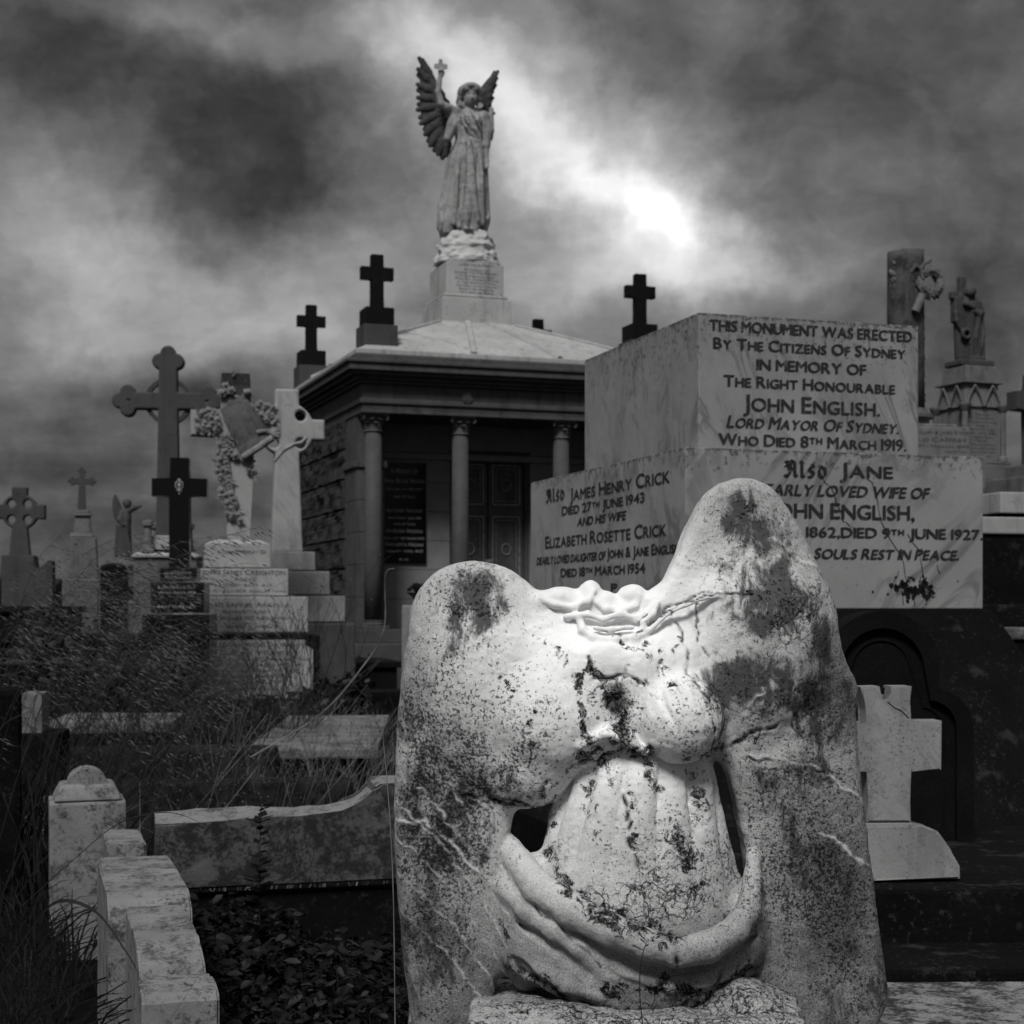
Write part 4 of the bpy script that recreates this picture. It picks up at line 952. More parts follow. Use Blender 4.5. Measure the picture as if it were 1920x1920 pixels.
    # wings: overlapping tapered feathers on a curved plate
    def wing(name, spine, feathers, core):
        F2 = Field((min(p[0] for p in core)-60, max(p[0] for p in core)+60), (10, 150), (130, 800), 5.5)
        F2.d = F2.poly(core, 78, 20, 18).astype(np.float32)
        for (x0, z0, x1, z1, w, y) in feathers:
            mx, mz = (x0+x1)/2, (z0+z1)/2
            F2.add(F2.chain([(x0, y, z0), (mx, y-4, mz), (x1, y+2, z1)], [w*.7, w, w*.62], 6, 1.6), 1.5)
        V, Q = F2.mesh(); return npmesh(name, toworld(V), Q, 'wingst', g)
    lf = []
    tips = [(305, 165), (325, 170), (298, 232), (300, 262), (296, 325), (300, 355), (298, 405), (302, 440), (296, 478), (312, 520), (316, 560), (340, 590), (342, 625), (362, 660), (372, 690), (400, 715), (420, 740), (448, 758), (470, 745)]
    for i, (tx, tz) in enumerate(tips):
        t = i/(len(tips)-1); sx = 395+85*t; sz = 300+330*t; lf.append((sx, sz, tx, tz, 23+5*t, 60+(i % 2)*14))
    for i in range(12):
        t = i/11; lf.append((450+40*t, 380+200*t, 372+70*t, 300+330*t, 19, 50))
    for i in range(8):
        t = i/7; lf.append((480+18*t, 430+170*t, 425+50*t, 400+230*t, 16, 42))
    wing('wing', None, lf, [(308, 175), (350, 215), (395, 300), (440, 340), (492, 430), (505, 560), (495, 720), (455, 755), (390, 700), (345, 610), (312, 500), (310, 330)])
    rf = []
    tips = [(786, 222), (768, 222), (780, 262), (775, 300), (756, 345), (758, 380), (745, 405), (740, 440), (762, 478), (748, 500)]
    for i, (tx, tz) in enumerate(tips):
        t = i/(len(tips)-1); rf.append((690-5*t, 380+110*t, tx, tz, 19, 60+(i % 2)*14))
    for i in range(7):
        t = i/6; rf.append((668, 400+110*t, 706+25*t, 345+130*t, 16, 48))
    wing('wing', None, rf, [(675, 330), (735, 250), (772, 235), (760, 330), (750, 400), (752, 480), (752, 640), (700, 660), (660, 520), (652, 390)])
    bm = bmesh.new(); q = lambda x, z: ((x-585)*u, .44+(1232-z)*u)
    P = [(417, 300), (437, 300), (436, 262), (462, 262), (462, 236), (432, 236), (431, 206), (411, 206), (412, 236), (384, 236), (384, 262), (416, 262)]
    prism(bm, [q(x, z) for x, z in P], -.155, -.125, .006); obj('held_cross', bm, 'angel', g)
    # cloud base
    Fc = Field((370, 800), (-200, 190), (1200, 1440), 5.5); Zc = Fc.Z
    R0 = np.interp(Zc, [1215, 1250, 1300, 1360, 1440], [90, 128, 150, 164, 176])
    Fc.d = ((np.sqrt(((Fc.X-585)/1.06)**2+(Fc.Y/.92)**2)-R0)*.8).astype(np.float32)
    P = np.stack(np.broadcast_arrays(Fc.X+.3*Zc, Fc.Y, Zc*1.9), -1)
    Fc.d = Fc.d+16*np.abs(vnoise(P, .014, 5))-10+12*vnoise(P, .02, 6)*1.0+4*vnoise(P, .05, 7)
    Fc.d = smax(smax(Fc.d, 1222-Zc, 14), Zc-1428, 4).astype(np.float32)
    V, Q = Fc.mesh(); npmesh('cloud_base', toworld(V), Q, 'cloud', g)
roof_angel()

# ------------------------------------------------------------ carved flowers
def flower(bm, c, r, rr, n=6, layers=2, face=(0, -1, 0)):
    c = Vector(c); f = Vector(face).normalized(); a = f.cross(Vector((0, 0, 1))).normalized(); b = f.cross(a)
    for l in range(layers):
        for i in range(n):
            t = i*6.283/n+l*.5+rr.uniform(-.2, .2); q = r*(1-.4*l)
            d = a*math.cos(t)+b*math.sin(t); s = f.cross(d); h = f*(r*.25+l*r*.25)
            vs = [bm.verts.new(c+p) for p in (h*.2, d*q*.5+s*q*.42+h, d*q+h*.7+s*q*.2, d*q+h*.7-s*q*.2, d*q*.5-s*q*.42+h)]
            bk = [bm.verts.new(v.co-f*r*.3) for v in vs]; k = len(vs)
            bm.faces.new(vs); bm.faces.new(bk[::-1])
            for j in range(k): bm.faces.new((vs[j], bk[j], bk[(j+1) % k], vs[(j+1) % k]))
    bmesh.ops.create_icosphere(bm, subdivisions=1, radius=r*.3, matrix=Matrix.Translation(c+f*r*.5))
def leafb(bm, c, d, w, f, th=.004):
    c = Vector(c); d = Vector(d); f = Vector(f).normalized(); s = d.cross(f).normalized()*w
    top = [c, c+d*.4+s+f*w*.5, c+d+f*w*.2, c+d*.4-s+f*w*.5]
    a = [bm.verts.new(p) for p in top]; b = [bm.verts.new(p-f*th) for p in top]
    bm.faces.new(a); bm.faces.new(b[::-1])
    for j in range(4): bm.faces.new((a[j], b[j], b[(j+1) % 4], a[(j+1) % 4]))
def inner(d, px, py=HZ): return at(px, py, d)

def sprays(bm, g, name, m):
    obj(name, bm, m, g)
# ------------------------------------------------------------ marble cross with roses and a scroll
MT['rosest'] = stone('carved_rose_marble', .19, .35, 9, dirt=.6, dscale=16, dcol=.03, thr=.54)
MT['rosem'] = stone('dark_topped_marble', .30, .25, 3, topdark=.85, vein=.3, vscale=5, streak=.4, dirt=.35, dscale=6, thr=.6, topz=zat(715, 14.), topw=.35)  # tone darkens towards the top of the cross
def rose_cross():
    d = 14.; k = d/F; p = at(458, HZ, d); YW = 12.
    g = thing('rose_cross_memorial', 'marble cross wreathed in carved roses and an unrolled scroll, on lettered steps behind dry shrubs', 'memorial', (p.x, d, 0), YW)
    Z = lambda y: zat(y, d); X = lambda c: (c-458)*k*1.0
    obj('foundation', BX(X(318), X(606), -.10, .75, 0, Z(1312), .02), 'dark', g)
    b = BX(X(340), X(600), .02, .66, Z(1312)+.002, Z(1192), .01); obj('dark_die', b, 'dark', g)
    bm = prism(bmesh.new(), [(X(353), Z(1310)), (X(586), Z(1310)), (X(586), Z(1218)), (X(574), Z(1212)), (X(568), Z(1200)), (X(374), Z(1200)), (X(366), Z(1212)), (X(353), Z(1220))], -.03, .018, .004)
    pn = obj('inscription_panel', bm, 'pale', g)
    steps = []
    for n, (x0, x1, y0, y1, dd) in enumerate(((326, 577, 1186, 1119, .54), (350, 541, 1117, 1066, .40), (385, 509, 1064, 1020, .27))):
        bm = BX(X(x0), X(x1), .30-dd/2-.02, .30+dd/2, Z(y0)+.002, Z(y1), .008)
        if n == 2: bx(bm, X(385), X(509), .30-dd/2-.02, .30+dd/2, Z(1019.6), Z(1010), .003, (.09, .07))
        steps.append((obj('step', bm, 'pale', g), .30-dd/2-.0225))
    def t(par, y, tx, x0, x1, py, cap, **kw): local_text(par, tx, (X(x0)+X(x1))/2, y, Z(py), X(x1)-X(x0), cap*k, **kw)
    q = lambda c: 320+c/5.333; w = lambda c: 1000+c/5.333
    s3, y3 = steps[0]; s2, y2 = steps[1]; s1, y1 = steps[2]
    t(s1, y1, 'IN LOVING MEMORY OF', q(480), q(960), w(200), 8, arc=.0)
    t(s2, y2, 'JOHN JAMES CREIGHTON', q(320), q(1150), w(412), 10); t(s2, y2, 'ANZAC', q(640), q(860), w(475), 7.5); t(s2, y2, 'LATE 20^TH BATT. A.I.F.', q(450), q(1030), w(530), 5.5); t(s2, y2, 'DIED 17^TH JULY 1929, AGED 39 YEARS', q(300), q(1160), w(590), 5.5)
    t(s3, y3, 'ALSO SAMUEL ARGYLLA', q(340), q(1190), w(735), 9); t(s3, y3, 'BROTHER OF THE ABOVE', q(530), q(1000), w(795), 5.5); t(s3, y3, 'DIED OF WOUNDS, 1917, AGED 33 YEARS', q(290), q(1210), w(865), 6.5); t(s3, y3, 'IN HIS KEEPING.', q(560), q(1080), w(945), 5.5)
    for tx, x0, x1, yy, c in (('ALSO WIFE OF THE ABOVE', 400, 1320, 1135, 8), ('ANNIE WHINTON', 560, 1250, 1215, 8.5), ('WHO DEPARTED THIS LIFE AT HER HOME SYDNEY', 300, 1380, 1275, 6), ('14^TH AUGUST 1924, AGED 64 YEARS', 340, 1300, 1330, 6), ('ALSO IN LOVING MEMORY OF THEIR', 330, 1240, 1390, 6), ('DEARLY LOVED MOTHER', 500, 1140, 1445, 6), ('MARY JANE KERR', 420, 1100, 1505, 9), ('AGED 83 YEARS', 500, 1100, 1570, 6)):
        t(pn, -.0322, tx, q(x0)+4, q(x1)+4, w(yy), c)
    # cross
    y0, y1_ = .22, .40
    bm = prism(bmesh.new(), [(X(429), Z(1013)), (X(473), Z(1013)), (X(478), Z(812)), (X(530), Z(812)), (X(530), Z(764)), (X(471), Z(764)), (X(471), Z(693)), (X(418), Z(693)), (X(418), Z(764)), (X(360), Z(764)), (X(360), Z(812)), (X(416), Z(812))], y0, y1_, .01)
    obj('cross', bm, 'rosem', g)
    # unrolled scroll
    bm = bmesh.new(); cx = lambda c: X(340+c/5.053); cz = lambda c: Z(680+c/5.053)
    A, B, Cc, D = (375, 430), (600, 265), (880, 690), (592, 885)
    n = 14; grid = []
    for i in range(n+1):
        row = []
        for j in range(n+1):
            u, v = i/n, j/n
            x = (A[0]*(1-u)+B[0]*u)*(1-v)+(D[0]*(1-u)+Cc[0]*u)*v; z = (A[1]*(1-u)+B[1]*u)*(1-v)+(D[1]*(1-u)+Cc[1]*u)*v
            row.append(bm.verts.new((cx(x), y0-.045-.03*math.sin(v*3.1)-.03*max(0, v-.8)*5-.012*math.sin(u*5), cz(z))))
        grid.append(row)
    for i in range(n):
        for j in range(n): bm.faces.new((grid[i][j], grid[i+1][j], grid[i+1][j+1], grid[i][j+1]))
    bmesh.ops.solidify(bm, geom=bm.faces[:], thickness=.02)
    tube(bm, [(cx(592), y0-.085, cz(885)), (cx(740), y0-.09, cz(785)), (cx(870), y0-.085, cz(690))], .03, .032, 10)
    tube(bm, [(cx(600), y0-.05, cz(262)), (cx(660), y0-.05, cz(250))], .03, .03, 8)
    for pts in ([(720, 640), (800, 620), (870, 660), (950, 640)], [(860, 560), (900, 520), (920, 500)], [(870, 660), (940, 680)]): tube(bm, [(cx(a), y0-.07, cz(b)) for a, b in pts], .018, .01, 6)
    obj('scroll', bm, 'rosest', g)
    rr = random.Random(8); bm = bmesh.new()
    def ro(x, z, r=.034, **kw): flower(bm, (cx(x), y0-.03, cz(z)), r*rr.uniform(.85, 1.2), rr, **kw)
    for x, z in ((430, 190), (480, 235), (420, 250), (395, 265), (290, 500), (350, 520), (300, 560), (640, 470), (690, 420), (760, 470), (800, 400), (840, 450), (740, 380), (660, 500), (650, 260), (820, 510),
                 (430, 680), (370, 760), (420, 820), (360, 840), (480, 820), (380, 900), (520, 860), (430, 930), (400, 1000), (350, 1010), (440, 1010), (380, 1060), (450, 1110), (460, 1150), (390, 1200), (430, 1240), (480, 1230), (380, 1250), (500, 1280), (440, 1320), (470, 1370), (500, 1430), (540, 1430), (670, 960), (690, 1010), (650, 1000), (600, 880)): ro(x, z)
    for i in range(70):
        z = rr.uniform(680, 1480); x = np.interp(z, [660, 900, 1200, 1500], [430, 400, 430, 520])+rr.uniform(-55, 55); ro(x, z, .026)
    for i in range(34): ro(rr.uniform(610, 880), rr.uniform(350, 540), .03)
    for i in range(26): ro(rr.uniform(150, 360), rr.uniform(430, 630), .028)
    for i in range(150):
        t = rr.random()
        if t < .15: x, z = rr.uniform(140, 330), rr.uniform(440, 640)
        elif t < .3: x, z = rr.uniform(620, 880), rr.uniform(370, 560)
        elif t < .4: x, z = rr.uniform(380, 520), rr.uniform(100, 290)
        elif t < .5: x, z = rr.uniform(610, 720), rr.uniform(900, 1080)
        else: z = rr.uniform(660, 1500); x = np.interp(z, [660, 900, 1200, 1500], [430, 400, 430, 520])+rr.uniform(-60, 60)
        a = rr.uniform(0, 6.28); L = rr.uniform(.035, .075); leafb(bm, (cx(x), y0-.012, cz(z)), (L*math.cos(a), -.02, L*math.sin(a)), .014, (0, -1, 0))
    sprays(bm, g, 'rose_spray', 'rosest')
rose_cross()

def sdcross(name, par, m, origin, bars, discs, holes, t, h=.012, rnd_=.012):
    xs = [p[0] for b in bars for p in b]+[c[0]+s*c[2] for c in discs for s in (-1, 1)]; zs = [p[1] for b in bars for p in b]+[c[1]+s*c[2] for c in discs for s in (-1, 1)]
    Fd = Field((min(xs)-.04, max(xs)+.04), (-t-.04, t+.04), (min(zs)-.04, max(zs)+.04), h); X = Fd.X[:, 0, 0]; Z = Fd.Z[0, 0, :]; d2 = None; GX, GZ = np.meshgrid(X, Z, indexing='ij')
    def un(a, b): return b if a is None else np.minimum(a, b)
    for b in bars: d2 = un(d2, sdpoly(X, Z, np.array(b, float)))
    for cx, cz, r_ in discs: d2 = un(d2, np.hypot(GX-cx, GZ-cz)-r_)
    for cx, cz, r_ in holes: d2 = np.maximum(d2, r_-np.hypot(GX-cx, GZ-cz))
    a = d2[:, None, :]+rnd_; b = np.abs(Fd.Y)-t+rnd_
    Fd.d = (np.sqrt(np.maximum(a, 0)**2+np.maximum(b, 0)**2)+np.minimum(np.maximum(a, b), 0)-rnd_).astype(np.float32)
    V, Q = Fd.mesh(); return npmesh(name, V+np.array(origin), Q, m, par)
def place(bm, x, y, z):
    bmesh.ops.translate(bm, verts=bm.verts, vec=(x, y, z)); return bm

def celtic_cross():
    d = 15.5; k = d/F; p = at(541, HZ, d); g = thing('celtic_cross_memorial', 'plain pale marble celtic cross on three steps beside the mausoleum wall', 'memorial', (p.x, d, 0), 14)
    Z = lambda y: zat(y, d); X = lambda c: (c-541)*k
    obj('pedestal', BX(X(470), X(663), -.35, .75, 0, Z(1284), .02), 'dark', g)
    obj('dark_die', BX(X(480), X(660), -.25, .65, Z(1284)+.002, Z(1168), .02), 'granite', g)
    for x0, x1, y0, y1, dd in ((478, 645, 1166, 1117, .60), (490, 618, 1115, 1071, .46), (503, 592, 1069, 1034, .34)): obj('step', jitter(BX(X(x0), X(x1), .2-dd/2, .2+dd/2, Z(y0)+.001, Z(y1), .01), .006), 'pale', g)
    sdcross('cross', g, 'pale', (0, .195, Z(802)), [[(-.152, -1.20), (.152, -1.20), (.112, -.1), (.115, .39), (-.115, .39), (-.112, -.1)], [(-.365, -.10), (.365, -.10), (.365, .10), (-.365, .10)]], [(0, 0, .262)], [(s*.130, q*.135, .054) for s in (-1, 1) for q in (-1, 1)], .085)
    bm = bmesh.new(); tube(bm, [(-.125, .108, Z(862)), (-.04, .106, Z(842)), (.06, .106, Z(830)), (.14, .110, Z(826)), (.19, .112, Z(816))], .009, .014, 6)
    obj('ribbon', bm, 'pale', g)
celtic_cross()

def trefoil_cross():
    d = 17.; k = d/F; p = at(312, HZ, d); g = thing('trefoil_cross_memorial', 'tall grey cross with three-lobed ends and a ring, above a pale tomb', 'memorial', (p.x, d, 0), 6)
    Z = lambda y: zat(y, d); X = lambda c: (c-312)*k
    obj('base', BX(X(240), X(385), -.2, .62, 0, Z(1126), .01), 'pale2', g)
    obj('die', BX(X(254), X(370), -.12, .55, Z(1126)+.002, Z(1046), .01), 'pale2', g)
    bm = BX(X(250), X(374), -.15, .58, Z(1046)+.002, Z(1042), .004); bx(bm, X(251), X(373), -.14, .57, Z(1042)+.002, Z(1036), .003, (.06, .06))
    obj('cap_stone', bm, 'pale', g)
    for x in (279, 346):
        for y in (-.05, .45):
            bm = BX(X(x)-.065, X(x)+.065, y-.065, y+.065, Z(1036)+.001, Z(1022), .004); lathe(bm, [(.05, Z(1022)), (.045, Z(1012)), (.035, Z(990)), (.06, Z(986)), (.06, Z(978)), (.03, Z(976))], 12, (X(x), y))
            obj('corner_post', bm, 'pale3', g)
    w = .10; bars = [[(-.14, -1.95), (.14, -1.95), (w, 0), (w*.95, .5), (-w*.95, .5), (-w, 0)], [(-.40, -w*.9), (.40, -w*.9), (.40, w*.9), (-.40, w*.9)]]
    L_ = .082; discs = []
    for a_ in (0, 90, 180):
        q = R(a_); c, s = math.cos(q), math.sin(q)
        for u_, v_ in ((.425, -.088), (.425, .088), (.51, 0)): discs.append((c*u_-s*v_, s*u_+c*v_, L_))
    sdcross('cross', g, 'greyst', (0, .22, Z(748)), bars, discs, [], .08)
    bm = bmesh.new(); N = 28; rg = [[bm.verts.new((r*math.cos(i*6.283/N), y, r*math.sin(i*6.283/N))) for r, y in ((.205, -.045), (.25, -.045), (.25, .045), (.205, .045))] for i in range(N)]
    for i in range(N):
        a, b = rg[i], rg[(i+1) % N]
        for j in range(4): bm.faces.new((a[j], b[j], b[(j+1) % 4], a[(j+1) % 4]))
    bmesh.ops.translate(bm, verts=bm.verts, vec=(0, .22, Z(748))); obj('ring', bm, 'greyst', g)
    obj('cross_step', BX(-.22, .22, .0, .46, Z(1036)+.03, Z(1004), .01), 'pale', g)
trefoil_cross()

def black_cross():
    d = 13.; k = d/F; p = at(336, HZ, d); g = thing('black_granite_cross', 'polished black granite cross with a small pale monogram, on lettered black steps', 'cross', (p.x, d, 0), 5)
    Z = lambda y: zat(y, d); X = lambda c: (c-336)*k
    bm = prism(bmesh.new(), [(X(317), Z(1065)), (X(355), Z(1065)), (X(354), Z(930)), (X(387), Z(930)), (X(387), Z(897)), (X(353), Z(897)), (X(353), Z(858)), (X(319), Z(858)), (X(319), Z(897)), (X(285), Z(897)), (X(285), Z(930)), (X(318), Z(930))], 0, .13, .004)
    c = obj('cross', bm, 'black', g)
    bm = bmesh.new(); y = -.004; zc = Z(912)
    for pts in ([(0, -.065), (0, .065)], [(-.028, .03), (-.03, -.005), (0, -.035), (.03, -.005), (.028, .03), (.0, .05), (-.028, .03)], [(-.02, -.04), (.0, -.02), (.02, -.04)], [(-.014, .0), (.014, .02)], [(.014, .0), (-.014, .02)], [(-.012, .055), (.012, .055)]): tube(bm, [(a, y, zc+b) for a, b in pts], .0035, n=4)
    obj('monogram', bm, 'gilt', c)
    for x0, x1, y0, y1, dd, tt in ((303, 371, 1090, 1065, .3, (('IN LOVING MEMORY OF', 1077), ('OUR DEAR SON', 1086))), (288, 386, 1150, 1092, .46, (('ELLEN MARY KELLY', 1104), ('WHO DIED 1931', 1114), ('REST IN PEACE', 1140))), (276, 398, 1330, 1152, .66, ())):
        s = obj('step', BX(X(x0), X(x1), .065-dd/2, .065+dd/2, max(0, Z(y0)+.002) if y0 < 1300 else 0, Z(y1), .006), 'black', g)
        for tx, yy in tt: local_text(s, tx, 0, .065-dd/2-.0025, Z(yy), (x1-x0)*k*.7, .022, 'gilt')
black_cross()

# ------------------------------------------------------------ memorials on the skyline at the left
def far_celtic():
    d = 20.; k = d/F; p = at(36, HZ, d); g = thing('celtic_cross_memorial', 'squat celtic cross with four round openings, above a scrolled kerbstone', 'memorial', (p.x, d, 0), 8)
    sdcross('cross', g, 'greyst', (0, .08, zat(959, d)), [[(-.13, -.56), (.13, -.56), (.085, -.1), (.095, .31), (-.095, .31), (-.085, -.1)], [(-.31, -.095), (0, -.075), (.31, -.095), (.31, .095), (0, .075), (-.31, .095)]], [(0, 0, .225)], [(s*.098, q*.098, .052) for s in (-1, 1) for q in (-1, 1)], .07)
    obj('pedestal', BX(-.22, .22, -.12, .30, zat(1085, d), zat(1041, d), .02, (.03, .03)), 'greyst', g); obj('base', BX(-.5, .5, -.3, .5, 0, zat(1085, d)-.002, .02), 'blackm', g)
    # winged scroll stones
    g2 = thing('scrolled_kerbstone', 'low grey scrolled stone with a curling end below the squat celtic cross', 'gravestone', at(85, HZ, 18.8)*1, 8); g2.location.z = 0
    kk = 18.8/F; bm = prism(bmesh.new(), [((x-85)*kk, zat(y, 18.8)) for x, y in ((5, 1150), (98, 1150), (98, 1062), (97, 1051), (90, 1050), (80, 1062), (70, 1070), (55, 1052), (40, 1042), (5, 1042))], 0, .25, .01)
    obj('scroll_stone', bm, 'greyst', g2); obj('plinth', BX((-5-85)*kk, (130-85)*kk, -.1, .4, 0, zat(1150, 18.8)-.003, .01), 'blackm', g2)
far_celtic()
def thin_cross():
    d = 20.; k = d/F; p = at(154, HZ, d); g = thing('pedestal_cross_memorial', 'slender pale cross with budded ends on a tall tapered pedestal against the sky', 'memorial', (p.x, d, 0), 12)
    Z = lambda y: zat(y, d); X = lambda c: (c-154)*k
    bm = prism(bmesh.new(), [(X(146), Z(958)), (X(161), Z(958)), (X(159), Z(908)), (X(168), Z(908)), (X(172), Z(911)), (X(175), Z(907)), (X(181), Z(903)), (X(175), Z(899)), (X(172), Z(894)), (X(168), Z(898)), (X(158), Z(898)), (X(158), Z(888)), (X(162), Z(884)), (X(158), Z(880)), (X(154), Z(876)), (X(150), Z(880)), (X(146), Z(884)), (X(150), Z(888)), (X(150), Z(898)), (X(140), Z(898)), (X(136), Z(894)), (X(133), Z(899)), (X(127), Z(903)), (X(133), Z(907)), (X(136), Z(911)), (X(140), Z(908)), (X(149), Z(908))], -.04, .04, .003)
    obj('cross', bm, 'greyst', g)
    bm = BX(X(143), X(168), -.09, .09, Z(963), Z(957), .01); bx(bm, X(139), X(171), -.11, .11, Z(968), Z(963)-.001, .01); bx(bm, X(140), X(171), -.10, .10, Z(1000), Z(968)-.002, .004, (.02, .02)); obj('shaft', bm, 'pale2', g)
    bm = BX(X(132), X(176), -.17, .17, Z(1008), Z(1000)-.002, .01, (.02, .02)); bx(bm, X(130), X(184), -.2, .2, Z(1085), Z(1008)-.003, .01, (.03, .03)); obj('die', bm, 'pale2', g)
    obj('base', BX(X(120), X(194), -.26, .26, 0, Z(1085)-.004, .02), 'pale2', g)
thin_cross()
def small_angel():
    d = 19.; k = d/F; p = at(235, HZ, d); g = thing('small_angel_memorial', 'small dark angel with raised wing and arm outstretched, beside the trefoil cross', 'statue', (p.x, d, 0), 10)
    Fd = Field((195, 275), (-22, 26), (915, 1062), 1.8); E = Fd
    Fd.d = E.ell((239, -2, 945), (7, 7, 8.5)).astype(np.float32); Fd.add(E.ell((238, 2, 943), (8.5, 8, 8)), 2)
    Fd.add(E.ell((236, 0, 967), (10, 8, 14)), 4); Fd.add(E.cap((236, 0, 975), (232, 0, 1045), 9, 16), 5)
    Fd.add(E.chain([(243, -3, 958), (253, -8, 952), (264, -10, 949)], [5, 3.6, 2.4]), 2); Fd.add(E.chain([(229, -2, 960), (225, -8, 975), (232, -12, 985)], [5, 4, 3]), 2)
    Fd.add(E.poly([(213, 926), (217, 925), (226, 945), (230, 960), (230, 985), (220, 980), (212, 965), (210, 945)], 9, 4, 3.5), 2); Fd.add(E.poly([(236, 950), (242, 960), (244, 980), (236, 985)], 10, 4, 3), 2)
    for i in range(5): Fd.add(E.cap((224+i*4-4, -10, 985), (218+i*7, -9, 1040), 2, 3), 2)
    V, Q = Fd.mesh(); npmesh('figure', np.stack([(V[:, 0]-235)*k, V[:, 1]*k, CH+(HZ-V[:, 2])*k], 1), Q, 'greyst', g)
    bm = lathe(bmesh.new(), [(.16, zat(1100, d)), (.14, zat(1065, d)), (.17, zat(1062, d)), (.17, zat(1057, d)), (.13, zat(1054, d)), (.12, zat(1046, d))], 20); obj('pedestal', bm, 'pale2', g); obj('base', BX(-.3, .3, -.3, .3, 0, zat(1100, d)-.003, .02), 'blackm', g)
small_angel()
def round_stone():
    d = 16.; k = d/F; p = at(213, HZ, d); g = thing('black_headstone', 'black round-topped headstone with a pale edge beside the thin pedestal cross', 'gravestone', (p.x, d, 0), 14)
    def out(w, z0, h): return [(-w, z0), (w, z0), (w, h-.03)]+[(w*math.cos(R(a)), h-.03+.05*math.sin(R(a))) for a in range(15, 180, 15)]+[(-w, h-.03)]
    obj('slab', prism(bmesh.new(), out(.13, .3, zat(1060, d)), 0, .05, .004), 'black', g); obj('edge', prism(bmesh.new(), out(.145, .3, zat(1057, d)), .052, .09, .004), 'pale2', g); obj('plinth', BX(-.3, .3, -.1, .3, 0, .298, .02), 'blackm', g)
round_stone()
# dark graves filling the middle distance on the left
for i, (x, d, w, z, dp, lb) in enumerate(((60, 15.5, .9, 1.02, 1.2, 'black tomb chest under the squat celtic cross and its scrolled stone'), (150, 14.2, .8, .78, 1.0, 'long black tomb chest in front of the thin pedestal cross'), (255, 12.0, .5, .80, .8, 'black tomb block behind the oat grass, beside the pale tomb of the trefoil cross'), (20, 11.0, .8, .62, 1.2, 'low black grave slab deep in the oat grass'), (700, 16.5, .5, .45, 1.2, 'low dark kerbed grave beside the mausoleum podium'))):
    p = at(x, HZ, d); g = thing('tomb_chest', lb, 'tomb', (p.x, d, 0), 14, 'dark tomb chests among the oat grass')
    obj('chest', BX(-w/2, w/2, 0, dp, 0, z-.07, .01), 'blackm', g); obj('lid', BX(-w/2-.04, w/2+.04, -.04, dp+.04, z-.068, z, .012), 'black' if i % 2 else 'blackm', g)

